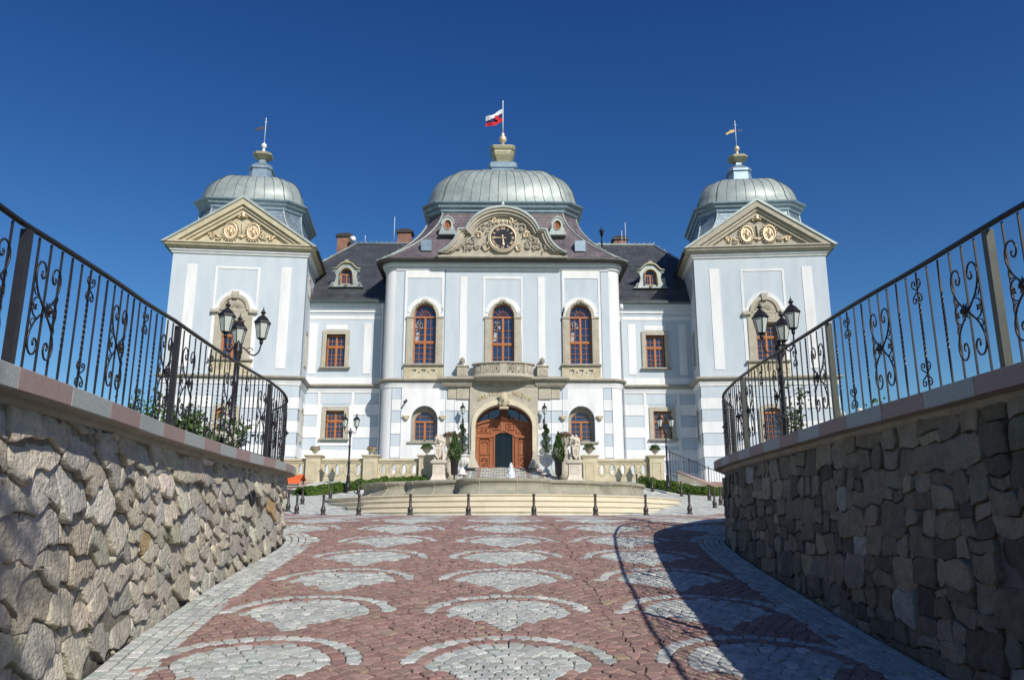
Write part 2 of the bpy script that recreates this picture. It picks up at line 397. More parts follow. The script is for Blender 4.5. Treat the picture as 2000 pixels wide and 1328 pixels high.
# fan-patterned stones of the ramp
def inner_x(path, side, y, d=.46):
    s_ = path.s_at_y(y); p, t, n = wall_off(path, s_, side, d); return p.x
ys = [i * .25 for i in range(10, 74)]
LX = {y: inner_x(LW, -1, y) for y in ys}; RX = {y: inner_x(RW, 1, y) for y in ys}
def lx(y): y = min(max(round(y * 4) / 4, 2.5), 15.0); return LX[y]
def rx(y): y = min(max(round(y * 4) / 4, 2.5), 14.5); return RX[y]
Y0, Y1 = 4.6, 17.6
pts = []; cl = []; occ = {}
def tryadd(x, y, c, md):
    gx, gy = int(x // .12), int(y // .12)
    for a in (-1, 0, 1):
        for b in (-1, 0, 1):
            for j in occ.get((gx + a, gy + b), ()):
                if (pts[j][0] - x) ** 2 + (pts[j][1] - y) ** 2 < md * md: return
    occ.setdefault((gx, gy), []).append(len(pts)); pts.append((x, y)); cl.append(c)
def xin(x, y): return lx(y) - .1 < x < rx(y) + .1 if y < 15 else abs(x) < 6.2
for k in range(-2, 7):
    for j in range(-3, 4):
        X, Yc = .06 + j * 2.03, 7.56 + k * 1.865 - .90
        if not Y0 - 1.5 < Yc < Y1 + .5: continue
        for i in range(19):
            a = R(0 + 180 * (i + .5) / 19); x, y = X + .80 * math.cos(a), Yc + .80 * math.sin(a)
            if xin(x, y) and Y0 < y < Y1 and abs(x - X) < .87: tryadd(x, y, 'band', .06)
        for q in (.93, .675):
            nq = int(math.pi * q / .115)
            for i in range(nq):
                a = R(180 * (i + .5) / nq); x, y = X + q * math.cos(a) , Yc + q * math.sin(a)
                if xin(x, y) and Y0 < y < Y1: tryadd(x, y, fan_col(x, y), .08)
        for q in (.575, .45, .325, .2, .07):
            nq = max(1, int(math.pi * q / .125))
            for i in range(nq):
                a = R(180 * (i + .5) / nq); x, y = X + q * math.cos(a), Yc - .06 + q * math.sin(a)
                if xin(x, y) and Y0 < y < Y1: tryadd(x, y, fan_col(x, y), .085)
y = Y0
row = 0
while y < Y1:
    for i in range(-72, 73):
        u = i * .098 + (row % 2) * .049
        jx = round((u - .06) / 2.03); uu = (u - .06 - jx * 2.03) / 1.015
        yy = y + .55 * math.sqrt(max(0, 1.05 - uu * uu)) - .3 + rnd.uniform(-.012, .012); x = u + rnd.uniform(-.012, .012)
        if Y0 < yy < Y1 and xin(x, yy): tryadd(x, yy, fan_col(x, yy), .078)
    y += .094; row += 1
mb = MB()
zf = lambda x, y: g(y)
for i, poly in voronoi(pts, .2):
    px, py = pts[i]
    if py < 15 and not (lx(py) - .03 < px < rx(py) + .03): continue
    c = cl[i]; col = jit(rnd.choice(RED if c == 'red' else GREY), rnd, .13)
    if c == 'red' and rnd.random() < .03: col = jit((.40, .30, .22), rnd)
    cx = sum(p[0] for p in poly) / len(poly); cy = sum(p[1] for p in poly) / len(poly)
    stone_top(mb, poly, cx, cy, zf, col, rnd, .925, .028, rnd.choice((0, 0, 0, .006)))
tag(mb.build('cobbled_ramp', 'cob'), kind='structure')
# granite edging rows along both wall feet
for path, side, nrow in ((LW, -1, 4), (RW, 1, 5)):
    mb = MB(); wd = .46 / nrow
    for r_ in range(nrow):
        s_ = path.s_at_y(4.2) + r_ * .05
        e_ = path.s_at_y(15.0) + 5.5
        while s_ < e_:
            l = rnd.uniform(.12, .2)
            if r_ == nrow - 1: l *= .8
            c4 = []
            for ss, dd in ((s_ + .006, r_ * wd + .006), (s_ + l - .006, r_ * wd + .006), (s_ + l - .006, (r_ + 1) * wd - .006), (s_ + .006, (r_ + 1) * wd - .006)):
                p, t, n = wall_off(path, ss, side, dd + .04 + max(0, p.y - 14.5) * .12 if False else dd + .03)
                c4.append((p.x, p.y))
            cx = sum(p[0] for p in c4) / 4; cy = sum(p[1] for p in c4) / 4
            stone_top(mb, c4, cx, cy, zf, jit(rnd.choice(GREY), rnd, .12), rnd, .97, .03, .006)
            s_ += l
    tag(mb.build('granite_edging', 'cob'), kind='structure')
# ground sheet below everything
mb = MB(); xs = [-300, -60, -20, -8, -4, -2, 0, 2, 4, 8, 20, 60, 300]; yy = sorted(set([-80, -20, -5, 0, 4, 8, 12, 16, 16.6, 17, 18.4, 20, 22, 24, 26, 28, 29.4, 31, 33, 36, 40, 43.5, 46]))
vs = [(x, y, g(y) - .03) for y in yy for x in xs]; n = len(xs)
mb.add(vs, [(j * n + i, j * n + i + 1, (j + 1) * n + i + 1, (j + 1) * n + i) for j in range(len(yy) - 1) for i in range(n - 1)])
tag(mb.build('ground', 'bedding'), kind='structure')
# plaza sheet from the crest to the terrace: coloured per stone
FC = (.1, 40.6)
def plaza_col(x, y):
    r = math.hypot(x - FC[0], y - FC[1])
    if r < 12.3 and r > 10.0 : return 'g'
    if y < 29.0 or r > 12:
        if y < 28.5:
            c = fan_col(x, y); return 'r' if c == 'red' else 'g'
        if 16.6 < r < 17.2: return 'g'
        if r > 17.2: return 'g' if (int(r * 2) % 5 == 0) else 'r'
        return 'r'
    return 'g'
mb = MB(); r2 = random.Random(3); Nx, Ny = 200, 0
yv = [17.3]; 
while yv[-1] < 46.6: yv.append(yv[-1] + (.13 if yv[-1] < 31 else .2))
xv = [-15 + .15 * i for i in range(201)]
grid = [(x + r2.uniform(-.02, .02), y + r2.uniform(-.02, .02), g(y) + .002 + r2.uniform(-.003, .003)) for y in yv for x in xv]
n = len(xv)
mb.v = grid
for j in range(len(yv) - 1):
    for i in range(n - 1):
        x, y = xv[i] + .075, yv[j] + .07
        if (math.hypot(x - FC[0], y - FC[1]) < 8.3 and y < 38.9) or (y > 38.8 and ((x - FC[0]) / 6.95) ** 2 + ((y - FC[1]) / 3.85) ** 2 < 1): continue
        c = jit(r2.choice(RED if plaza_col(x, y) == 'r' else GREY), r2, .16)
        mb.f.append((j * n + i, j * n + i + 1, (j + 1) * n + i + 1, (j + 1) * n + i)); mb.m.append(0); mb.c.append(c); mb.sm.append(False)
tag(mb.build('plaza', 'plaza'), kind='structure')
mb = MB(); yl = [19.5, 22, 26, 29.4, 31, 33, 40, 43.5, 46, 46.01, 400]
for x0, x1 in ((-400, -15.05), (14.95, 400)):
    k = len(mb.v)
    for y in yl: z = 4.36 if y > 46 else g(y) + .02; mb.v += [(x0, y, z), (x1, y, z)]
    for i in range(len(yl) - 1): mb.f.append((k + 2 * i, k + 2 * i + 1, k + 2 * i + 3, k + 2 * i + 2)); mb.m.append(0); mb.c.append(None); mb.sm.append(False)
mb.add([(-15.05, 90, 4.36), (14.95, 90, 4.36), (14.95, 400, 4.36), (-15.05, 400, 4.36)], [(0, 1, 2, 3)])
tag(mb.build('lawn', 'grass'), kind='structure')
# raised garden ground behind each retaining wall
for path, side in ((LW, -1), (RW, 1)):
    mb = MB(); vs = []
    for s_ in np.linspace(0, path.L, 60):
        p, t, n = wall_off(path, s_, side, -.3); vs.append((p.x, p.y, capz(p.y, side) - .17))
    k = len(vs); vs += [(side * 60 if False else side * 20, v[1] if v[1] < 19.0 else 24.0, v[2]) for v in vs]
    mb.add(vs, [(i, i + 1, k + i + 1, k + i) for i in range(k - 1)])
    tag(mb.build('garden_soil', 'soil'), kind='structure')

# ------------------------------------------------------------------ retaining walls
def ashlar_pts(L_, z0, z1, r):
    out = []
    def rec(a, b, c, d):
        w_, h_ = b - a, d - c
        if (w_ < .62 and h_ < .34) and (r.random() < .5 or (w_ < .38 and h_ < .22)) or (w_ < .26 and h_ < .18):
            out.append((a, b, c, d)); return
        if w_ / 1.6 > h_: m = a + w_ * r.uniform(.36, .64); rec(a, m, c, d); rec(m, b, c, d)
        else: m = c + h_ * r.uniform(.36, .64); rec(a, b, c, m); rec(a, b, m, d)
    s_ = 0
    while s_ < L_: rec(s_, s_ + 1.9, z0, z1); s_ += 1.9
    return out
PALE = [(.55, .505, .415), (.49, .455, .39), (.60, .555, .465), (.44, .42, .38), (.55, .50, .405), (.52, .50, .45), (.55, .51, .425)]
SHADED_STONE = [(.22, .195, .15), (.17, .155, .12), (.28, .25, .19), (.13, .12, .10), (.24, .22, .18)]  # right wall: its shade is painted in by darkening the stone tones
def face_stone(mb, poly, path, side, r, hmax, col, tilt, rough, warp=.1):
    n0 = len(poly); cx = sum(p[0] for p in poly) / n0; cy = sum(p[1] for p in poly) / n0
    # subdivide outline for an uneven edge
    pl = []
    for i in range(n0):
        a, b = poly[i], poly[(i + 1) % n0]; L_ = math.hypot(b[0] - a[0], b[1] - a[1]); k = max(1, int(L_ / .07))
        for q in range(k):
            t = q / k; X_, Z_ = a[0] + (b[0] - a[0]) * t, a[1] + (b[1] - a[1]) * t
            pl.append((X_ + warp * noise.noise(Vector((X_ * 4.5, Z_ * 4.5, 1))) + warp * .5 * noise.noise(Vector((X_ * 12, Z_ * 12, 5))), min(Z_ + warp * noise.noise(Vector((X_ * 4.5, Z_ * 4.5, 9))) + warp * .5 * noise.noise(Vector((X_ * 12, Z_ * 12, 15))), 2.66)))
    n = len(pl)
    if n < 3: return
    sz = max(math.hypot(p[0] - cx, p[1] - cy) for p in pl)
    h = hmax * r.uniform(.55, 1.0); tx = r.uniform(-.08, .08); sd = r.uniform(0, 100)
    rings = []
    for k, hh in ((1.0, -.03), (.995, h * .7), (.972, h * .93), (.88, h), (.45, h)):
        ring = []
        for (x, z) in pl:
            w_ = 1 + .05 * noise.noise(Vector((x * 9, z * 9, sd))) if k < 1 or True else 1
            kk = k * min(1.0, .97 * w_ + .02)
            xx, zz = cx + (x - cx) * kk, cy + (z - cy) * kk
            d = hh
            if hh > 0: d += (xx - cx) * tx - (zz - cy) * tilt + rough * noise.noise(Vector((xx * 11, zz * 11, sd))) + rough * .3 * noise.noise(Vector((xx * 23, zz * 23, sd)))
            ring.append((xx, zz, d))
        rings.append(ring)
    rings.append([(cx, cy, h + rough * noise.noise(Vector((cx * 11, cy * 11, sd))))])
    vs = []; 
    for ring in rings:
        for s_, z, d in ring:
            p, t, nn = wall_off(path, s_, side, d - .05); vs.append((p.x, p.y, z))
    fs = []
    for i in range(4):
        for j in range(n):
            k = (j + 1) % n; f = (i * n + j, i * n + k, (i + 1) * n + k, (i + 1) * n + j); fs.append(f)
    for j in range(n): fs.append((4 * n + j, 4 * n + (j + 1) % n, 5 * n))
    mb.add(vs, fs, 0, col, side < 0)
def retaining(path, side, label, style, hole_y, seed):
    r = random.Random(seed)
    p0, t0, n0 = wall_off(path, path.s_at_y(9), side, -.3)
    th = thing('retaining_wall', label, 'wall', (p0.x, p0.y, g(9)))
    s0 = path.s_at_y(2.8); s1 = path.s_at_y(14.7) + 6.5
    ztop = 2.60
    # mortar core
    mb = MB(); front = []; 
    Q = np.linspace(0, path.L, 150)
    fr = [wall_off(path, s_, side, -.035)[0] for s_ in Q]; bk = [wall_off(path, s_, side, -.42)[0] for s_ in Q]
    n = len(Q)
    vs = [(p.x, p.y, g(p.y) - .4) for p in fr] + [(p.x, p.y, capz(p.y, side) - .12) for p in fr] + [(p.x, p.y, capz(p.y, side) - .12) for p in bk] + [(p.x, p.y, g(p.y) - .4) for p in bk]
    fs = []
    for a in range(3):
        for i in range(n - 1): fs.append((a * n + i, a * n + i + 1, (a + 1) * n + i + 1, (a + 1) * n + i))
    mb.add(vs, fs); mb.build('mortar_core', 'mortar_shade' if side < 0 else 'mortar', th)
    # stones
    mb = MB(); hs = path.s_at_y(hole_y[0])
    holes = [(path.s_at_y(a), b, c) for a, b, c in hole_y[1]]
    polys = []
    if style == 'rubble':
        P = []; grid = {}
        big = [(r.uniform(s0, s1), r.uniform(-.1, 2.7)) for _ in range(9000)]
        sizes = {}
        for (x, z) in big:
            gy = g(path.at(x)[0].y)
            if z < gy - .2 or z > ztop + .25: continue
            md = .10 + .13 * (noise.noise(Vector((x * .9, z * .9, 3))) + .5) + r.uniform(-.05, .09)
            md = max(.11, min(.30, md * 1.05)); ok = True
            for ux in range(int(x // .3) - 3, int(x // .3) + 4):
                for uz in range(int(z // .3) - 1, int(z // .3) + 2):
                    for (qx, qz, qd) in grid.get((ux, uz), ()):
                        if ((qx - x) * .52) ** 2 + (qz - z) ** 2 < (min(md, qd) * .55 + max(md, qd) * .45) ** 2: ok = False
            if ok: grid.setdefault((int(x // .3), int(z // .3)), []).append((x, z, md)); P.append((x, z))
        zc = lambda px, py: [(0, 1, capz(path.at(px)[0].y, side) - .17)]
        P = [(a * .55, b) for a, b in P]; zc = lambda px, py: [(0, 1, capz(path.at(px / .55)[0].y, side) - .17)]
        polys = [[(a / .55, b) for a, b in p] for i, p in voronoi(P, .56, zc)]
    else:
        for a, b, c, d in ashlar_pts(s1 - s0, -.1, 2.62, r):
            a += s0; b += s0; j = lambda: r.uniform(-.018, .018); q = min(b - a, d - c) * r.uniform(.06, .3)
            d = min(d, capz(path.at((a + b) / 2)[0].y, side) - .17)
            if d - c < .05 or d < g(path.at(a)[0].y) - .05: continue
            polys.append([(a + q + j(), c + j()), (b - q * r.random() + j(), c + j()), (b + j(), c + q + j()), (b + j(), d - q + j()), (b - q + j(), d + j()), (a + q * r.random() + j(), d + j()), (a + j(), d - q + j()), (a + j(), c + q + j())])
    for poly in polys:
        cx = sum(p[0] for p in poly) / len(poly); cz = sum(p[1] for p in poly) / len(poly)
        if any(math.hypot(cx - hx, cz - hz) < rr for hx, hz, rr in holes): continue
        near = path.at(cx)[0].y < 16.5
        if style == 'rubble':
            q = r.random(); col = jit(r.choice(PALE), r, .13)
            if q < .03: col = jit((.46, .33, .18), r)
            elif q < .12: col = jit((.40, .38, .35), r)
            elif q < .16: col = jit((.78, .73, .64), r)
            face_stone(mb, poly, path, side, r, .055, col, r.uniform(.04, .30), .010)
        else:
            q = r.random(); col = jit(r.choice(SHADED_STONE), r, .22)
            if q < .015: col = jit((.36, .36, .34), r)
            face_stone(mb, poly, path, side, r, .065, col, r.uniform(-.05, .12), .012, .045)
    mb.build('stone_facing', 'rubble', th)
    # drain mouths
    for hx, hz, rr in holes:
        p, t, nn = wall_off(path, hx, side, -.06); mb = MB()
        t3 = Vector((t.x, t.y, 0)); n3 = Vector((nn.x, nn.y, 0)); c = Vector((p.x, p.y, hz))
        rg = []
        for d, q in (((.05, .10), (.07, .10), (.07, .08), (-.02, .08)) if side < 0 else ((.028, .10), (.03, .05), (.031, .02), (.032, .001))):
            rg.append([c + n3 * d + t3 * (q * rr * 9 * math.cos(a)) + Vector((0, 0, q * rr * 9 * math.sin(a))) for a in [k * math.pi / 8 for k in range(16)]])
        mb.loft(rg, True, False, True, 0, True); mb.build('drain_mouth', 'black', th)
    # coping of alternating grey and pink granite blocks
    mb = MB(); s_ = 0; k = 0
    prof = [(-.45, -.13), (-.45, 0), (.135, 0), (.14, -.005), (.14, -.128), (.135, -.132)]
    while s_ < path.L - .3:
        l = .70; nseg = 5
        rs = []
        for i in range(nseg + 1):
            ss = s_ + .004 + (l - .008) * i / nseg; ring = []
            for o, z in prof:
                p, t, nn = wall_off(path, ss, side, o); ring.append((p.x, p.y, capz(p.y, side) + z))
            rs.append(ring)
        rs2 = rs if side < 0 else rs
        mb.loft(rs2, True, True, True, k % 2); s_ += l; k += 1
    mb.build('coping', ['granite', 'granitep'], th)
    mb = MB(); rs = []
    for ss in np.arange(0, path.L, .15):
        ring = []
        for o, z in [(.13, -.130), (.02, -.138), (.012, -.17), (-.01, -.19), (-.05, -.195)]:
            p, t, nn = wall_off(path, ss, side, o); ring.append((p.x, p.y, capz(p.y, side) + z))
        rs.append(ring)
    mb.loft(rs, False); mb.build('coping_soffit', 'stoned', th)
    return th
retaining(LW, -1, 'pale rubble stone retaining wall in sunlight on the left of the ramp', 'rubble', (0, [(11.5, 2.2, .13)]), 11)
retaining(RW, 1, 'shaded stone retaining wall on the right of the ramp', 'ashlar', (0, [(10.9, 2.36, .10), (5.25, 1.62, .13)]), 23)

# ------------------------------------------------------------------ wrought iron railings
def railing(path, side, posts, label, seed):
    p0 = path.at(path.s_at_y(8))[0]
    th = thing('iron_railing', label, 'railing', (p0.x - side * -.2, p0.y, capz(8, side)))
    H = 1.02; off = -.09
    def ztop(y):
        T_ = [(-20, 3.5), (4.7, 3.62 if side < 0 else 3.76), (8, 3.86), (12.4, 4.02), (40, 4.05)]
        for (a, b), (c, d) in zip(T_, T_[1:]):
            if y <= c: return b + (d - b) * (y - a) / (c - a) + (.04 if side > 0 else 0)
    def P(s_, z, d=0):
        p, t, n = wall_off(path, s_, side, off + d); c = capz(p.y, side); return Vector((p.x, p.y, c + z * (ztop(p.y) - c) / H))
    S = [path.s_at_y(y) for y in posts[0]] ; S += [S[-1] + d for d in posts[1]]
    mb = MB()
    sl_ = np.arange(S[0], S[-1] + .01, .15)
    # handrail: flat moulded bar
    rs = []
    for s_ in sl_:
        rs.append([P(s_, H - .010, -.022), P(s_, H + .010, -.019), P(s_, H + .015, 0), P(s_, H + .010, .019), P(s_, H - .010, .022)])
    mb.loft(rs, True, True, True, 0); mb.build('handrail', 'iron', th)
    mb = MB(); rs = []
    for s_ in sl_: rs.append([P(s_, .035, -.012), P(s_, .06, -.012), P(s_, .06, .012), P(s_, .035, .012)])
    mb.loft(rs, True, True, True, 0)
    mb.build('rail', 'iron', th)
    for s_ in S:
        mb = MB(); _, t, n = wall_off(path, s_, side, off); rs = []
        for z in (0, .03, .031, H - .03):
            a = .04 if z < .031 else .028
            c = P(s_, z); t3 = Vector((t.x, t.y, 0)) * a; n3 = Vector((n.x, n.y, 0)) * a
            rs.append([c - t3 - n3, c + t3 - n3, c + t3 + n3, c - t3 + n3])
        mb.loft(rs, True, True, True, 0); mb.build('post', 'iron' if side < 0 else 'irong', th)
    seq = ['P', 'S', 'P', 'T', 'P', 'C', 'P', 'T', 'P', 'S', 'P', 'T', 'P', 'C', 'P', 'T', 'P', 'S', 'P']
    bars = []
    for a, b in zip(S, S[1:]):
        n = len(seq) if b - a > 3 else max(3, int(round((b - a) / .175)) - 1); st = (b - a) / (n + 1)
        for i in range(n): bars.append((a + st * (i + 1), seq[i % 19], st))
    # 100 largest as parts
    bars.sort(key=lambda q: abs(P(q[0], 0).y) + (50 if P(q[0], 0).y < 2.5 else 0))
    rest = MB()
    for i, (s_, ty, st) in enumerate(bars):
        one = MB(); r_ = .0062; tw = ty in 'TC'
        zs = [.05] + ([.3 + .02 * k for k in range(23)] if tw else []) + [H - .03]
        _, t, n = wall_off(path, s_, side, off); t3 = Vector((t.x, t.y, 0)); n3 = Vector((n.x, n.y, 0)); rs = []
        for k, z in enumerate(zs):
            a = k * .75 if tw else 0; rr = r_ * (1.25 if tw and 0 < k < len(zs) - 1 else 1)
            c = P(s_, z); ex = (t3 * math.cos(a) + n3 * math.sin(a)) * rr; ey = (n3 * math.cos(a) - t3 * math.sin(a)) * rr
            rs.append([c - ex - ey, c + ex - ey, c + ex + ey, c - ex + ey])
        tgt = one if i < 100 else rest
        tgt.loft(rs, True, True, True, 0)
        if i < 100: one.build('baluster', 'iron', th)
        if ty in 'SC':
            o = MB()
            def W(x, z, d=0): return P(s_ + x * .98, z, d)
            if ty == 'S':
                c = H * .5; q = .145
                for sx in (-1, 1):
                    for sz in (-1, 1):
                        # big heart scroll: from centre out and curling back in at the end
                        pp = [(0, 0), (.30, .14), (.75, .40), (1.0, .72), (.98, .96), (.78, 1.12), (.48, 1.12), (.30, .96), (.34, .80), (.50, .74), (.62, .82), (.56, .92)]
                        sp = Path([(x * st * 1.02 * sx, c + z * .285 * sz) for x, z in pp], .012)
                        o.tube([W(p.x, p.y, .012) for p in sp.p], .0072, 5)
                        pp = [(.30, .14), (.62, .22), (.95, .14), (.98, -.0), (.80, -.04), (.72, .06)]
                        sp = Path([(x * st * sx, c + z * .33 * sz) for x, z in pp], .02)
                        o.tube([W(p.x, p.y, .012) for p in sp.p], .006, 5)
                        sp = Path([(x * st * sx, c + z * .285 * sz) for x, z in ((.6, .3), (.9, .3), (1.0, .42), (.85, .5), (.75, .42))], .02)
                        o.tube([W(p.x, p.y, .012) for p in sp.p], .0045, 5)
                # rosette
                for k in range(9):
                    a = k * 2 * math.pi / 9; m_ = .07
                    b0 = W(0, c, .02)
                    tip = W(math.cos(a) * m_, c + math.sin(a) * m_, .03); l_ = W(math.cos(a - .35) * m_ * .6, c + math.sin(a - .35) * m_ * .6, .035); r2_ = W(math.cos(a + .35) * m_ * .6, c + math.sin(a + .35) * m_ * .6, .035)
                    o.add([b0, l_, tip, r2_, W(0, c, .05)], [(0, 1, 2), (0, 2, 3), (4, 1, 2), (4, 2, 3)])
                o.lathe([(0, -.022), (.02, -.015), (.026, 0), (.02, .015), (0, .022)], 8, tuple(W(0, c, .045)))
            else:
                for zc in (H * .82, H * .18):
                    if zc < .5: o.build('scroll', 'iron', th); o = MB()
                    for sx in (-1, 1):
                        for sz in (-1, 1):
                            sp = Path([(x * sx, zc + z * sz) for x, z in ((0, .008), (.035, .025), (.07, .05), (.06, .085), (.024, .08), (.024, .055), (.042, .057))], .01)
                            o.tube([W(p.x, p.y, .01) for p in sp.p], .006, 5)
            o.build('scroll', 'iron', th)
    if rest.f: tag(rest.build('baluster_run', 'iron', th), kind='stuff')
    return th
railing(LW, -1, ([-2.3, 1.2, 4.75, 8.15, 12.3], (2.3, 3.4, 3.5)), 'black wrought iron railing with scrolls on top of the sunlit left wall', 1)
railing(RW, 1, ([-1.6, 1.7, 5.1, 8.05, 11.9], (2.3, 3.4, 3.5)), 'wrought iron railing with grey posts on top of the shaded right wall', 2)
# ------------------------------------------------------------------ palace
PAL = thing('palace', 'pale blue and white baroque palace with domed clock pavilion and two towers', 'palace', (0, 52, 5.5))
ZB, ZS, ZT = 4.2, 11.33, 19.35           # base, string course, wall top
BANDS = [(10.15, 10.92), (8.61, 9.38), (7.07, 7.84), (5.53, 6.30)]
def part(mb, name, mats, parent=PAL, smooth=None): return mb.build(name, mats, parent, smooth)
def wood_window(T, xc, z0, w_, h, rise, y, rows, parent=PAL, name='window', mid=None, doors=False, sill=None, fan=True):
    """casement window: z0 foot, h up to the spring, rise of the arched head (0 = square)"""
    fw = .065; x0, x1 = xc - w_ / 2, xc + w_ / 2; zs = z0 + h
    out = archp(xc, z0, zs, w_, rise) if rise else rect(x0, x1, z0, zs)
    inn = archp(xc, z0 + fw, zs, w_ - 2 * fw, rise - fw) if rise else rect(x0 + fw, x1 - fw, z0 + fw, zs - fw)
    mb = MB(T); mb.plate(out, [inn], y - .05, y + .05)
    top = zs - (.04 if rise else fw)
    mb.box(xc - .045, xc + .045, y - .07, y + .04, z0 + .02, top)
    if rise:
        mb.box(x0 + .02, x1 - .02, y - .075, y + .04, zs - .06, zs + .05)
        # radial glazing bars and inner arc of the fanlight
        rr = (w_ / 2 - fw) * .5
        a_ = arc(xc, zs, rr, rr * rise / (w_ / 2), 0, 180, 10)
        if not fan:
            for dx in (-.33, .33): mb.box(xc + dx - .013, xc + dx + .013, y - .03, y + .02, zs, zs + rise * .8)
            mb.box(x0 + .12, x1 - .12, y - .03, y + .018, zs + rise * .48, zs + rise * .48 + .026)
        else:
                  mb.tube([(a, y - .02, b) for a, b in a_], .018, 4)
        for k in (range(1, 6) if fan else ()):
            a = R(30 * k); c, s_ = math.cos(a), math.sin(a); q = rise / (w_ / 2)
            mb.tube([(xc + rr * c * .3, y - .02, zs + rr * s_ * q * .3), (xc + (w_ / 2 - fw) * c, y - .02, zs + (rise - fw) * s_)], .016, 4)
    if mid: mb.box(x0 + .02, x1 - .02, y - .08, y + .04, z0 + mid - .055, z0 + mid + .055)
    for sx in (-1, 1):
        xa = xc + sx * (.045 + (w_ / 2 - .045 - fw) * .5)
        mb.box(xa - .014, xa + .014, y - .03, y + .02, z0 + fw, top)
    for f in rows: mb.box(x0 + .05, x1 - .05, y - .032, y + .018, z0 + f * h - .014, z0 + f * h + .014)
    # sash frames
    for a, b in ((x0 + fw, xc - .045), (xc + .045, x1 - fw)):
        for za, zb in (((z0 + .03, z0 + (mid or h) - .07), (z0 + mid + .07, top)) if mid else ((z0 + .03, top),)):
            mb.plate(rect(a, b, za, zb), [rect(a + .032, b - .032, za + .035, zb - .035)], y - .045, y + .02)
    w = part(mb, name, 'wood', parent)
    mb = MB(T); mb.plate(out, [], y + .03, y + .05); part(mb, 'pane', 'pane', w)
    return w
def fanstuff(n): pass
def stone_frame(T, xc, z0, w_, h, fw, y0, y1, ear=0, m='stone', sill=True, parent=PAL, head=.0):
    mb = MB(T); zt = z0 + h
    mb.plate(rect(xc - w_ / 2 - fw, xc + w_ / 2 + fw, z0, zt + fw + head), [rect(xc - w_ / 2, xc + w_ / 2, z0, zt)], y0, y1)
    mb.plate(rect(xc - w_ / 2 - fw * .45, xc + w_ / 2 + fw * .45, z0, zt + fw * .45), [rect(xc - w_ / 2 - .02, xc + w_ / 2 + .02, z0, zt + .02)], y0 - .03, y0)
    if sill:
        mb.bbox(xc - w_ / 2 - fw - .14, xc + w_ / 2 + fw + .14, y0 - .14, y0 + .05, z0 - .13, z0, .02)
    return part(mb, 'window_surround', m, parent)
# ---------- central pavilion: front wall with openings (Y = 52)
YP = 52.0
def pav_plan(o=0., yb=62., rr=.8, hx=8.07, n=6):
    P = [(-hx - o, yb)]
    for k in range(n + 1):
        a = R(180 + 90 * k / n); P.append((-hx + rr + (rr + o) * math.cos(a), YP + rr + (rr + o) * math.sin(a)))
    for k in range(n + 1):
        a = R(270 + 90 * k / n); P.append((hx - rr + (rr + o) * math.cos(a), YP + rr + (rr + o) * math.sin(a)))
    P.append((hx + o, yb)); return P
WXU = [-5.22, .04, 5.28]                     # upper windows
mb = MB()
holes = [archp(x, 12.5 if i != 1 else 11.6, 15.85, 1.66, .95) for i, x in enumerate(WXU)]
gh = [archp(-5.1, 7.35, 8.75, 1.75, .95), archp(5.22, 7.35, 8.75, 1.75, .95)]   # deep ground-floor niches
holes += gh + [archp(.12, ZB + 1.3, 8.35, 3.9, 1.55, 22)]
mb.plate(rect(-7.27, 7.27, ZB, ZT + .3), holes, YP, YP + .95)
part(mb, 'wall', 'blue')
pl = pav_plan()
for q in (pl[1:8], pl[8:15]): mb = MB(); mb.sweep(q, [(0, ZB), (0, ZT + .3)], sm=True); part(mb, 'rounded_corner', 'white')
mb = MB()
for sx in (-1, 1): mb.add([(sx * 8.07, YP + .8, ZB), (sx * 8.07, 62, ZB), (sx * 8.07, 62, ZT + .3), (sx * 8.07, YP + .8, ZT + .3)], [(0, 1, 2, 3)])
part(mb, 'side_wall', 'blue')
# white plaster framework of the upper storey, 3 cm proud
Y = YP - .035
for xc, xa, xb in ((-5.22, -6.62, -3.98), (5.28, 4.08, 6.66)):
    inner = [(xa + .14, 15.6), (xc - 1.25, 15.62)] + arc(xc, 15.62, 1.22, 1.5, 180, 0, 14) + [(xb - .14, 15.6), (xb - .14, 18.62), (xa + .14, 18.62)]
    hood = [(xa, 11.6), (xb, 11.6), (xb, 19.28), (xa, 19.28)]
    mb = MB(); mb.plate(hood, [[(xa + .14, 15.95)] + [(xc - 1.02, 16.02)] + arc(xc, 15.8, 1.28, 1.35, 165, 15, 12) + [(xc + 1.02, 16.02), (xb - .14, 15.95), (xb - .14, 18.5), (xa + .14, 18.5)], [(xc - .83, 11.65), (xc + .83, 11.65), (xc + .83, 15.85)] + arc(xc, 15.85, .83, .95, 0, 180, 16)[1:-1] + [(xc - .83, 15.85)]], Y, YP); part(mb, 'plaster_frame', 'white')
xc, xa, xb = .04, -1.31, 1.36; mb = MB()
mb.plate(rect(xa, xb, 11.6, 18.62), [[(xa + .12, 15.95), (xc - 1.02, 16.02)] + arc(xc, 15.8, 1.28, 1.35, 165, 15, 12) + [(xc + 1.02, 16.02), (xb - .12, 15.95), (xb - .12, 18.45), (xa + .12, 18.45)], [(xc - .83, 11.65), (xc + .83, 11.65), (xc + .83, 15.85)] + arc(xc, 15.85, .83, .95, 0, 180, 16)[1:-1] + [(xc - .83, 15.85)]], Y, YP); part(mb, 'plaster_frame', 'white')
for a, b in ((-2.87, -2.41), (2.42, 2.88)): mb = MB(); mb.plate(rect(a, b, 11.6, 18.6), [], Y, YP); part(mb, 'pilaster_strip', 'white')
for a, b, z0, z1 in ((-3.85, 3.95, 18.98, 19.14), (-7.26, -6.62, 19.02, 19.2), (6.66, 7.26, 19.02, 19.2)): mb = MB(); mb.plate(rect(a, b, z0, z1), [], YP - .055, YP); part(mb, 'plaster_band', 'white')
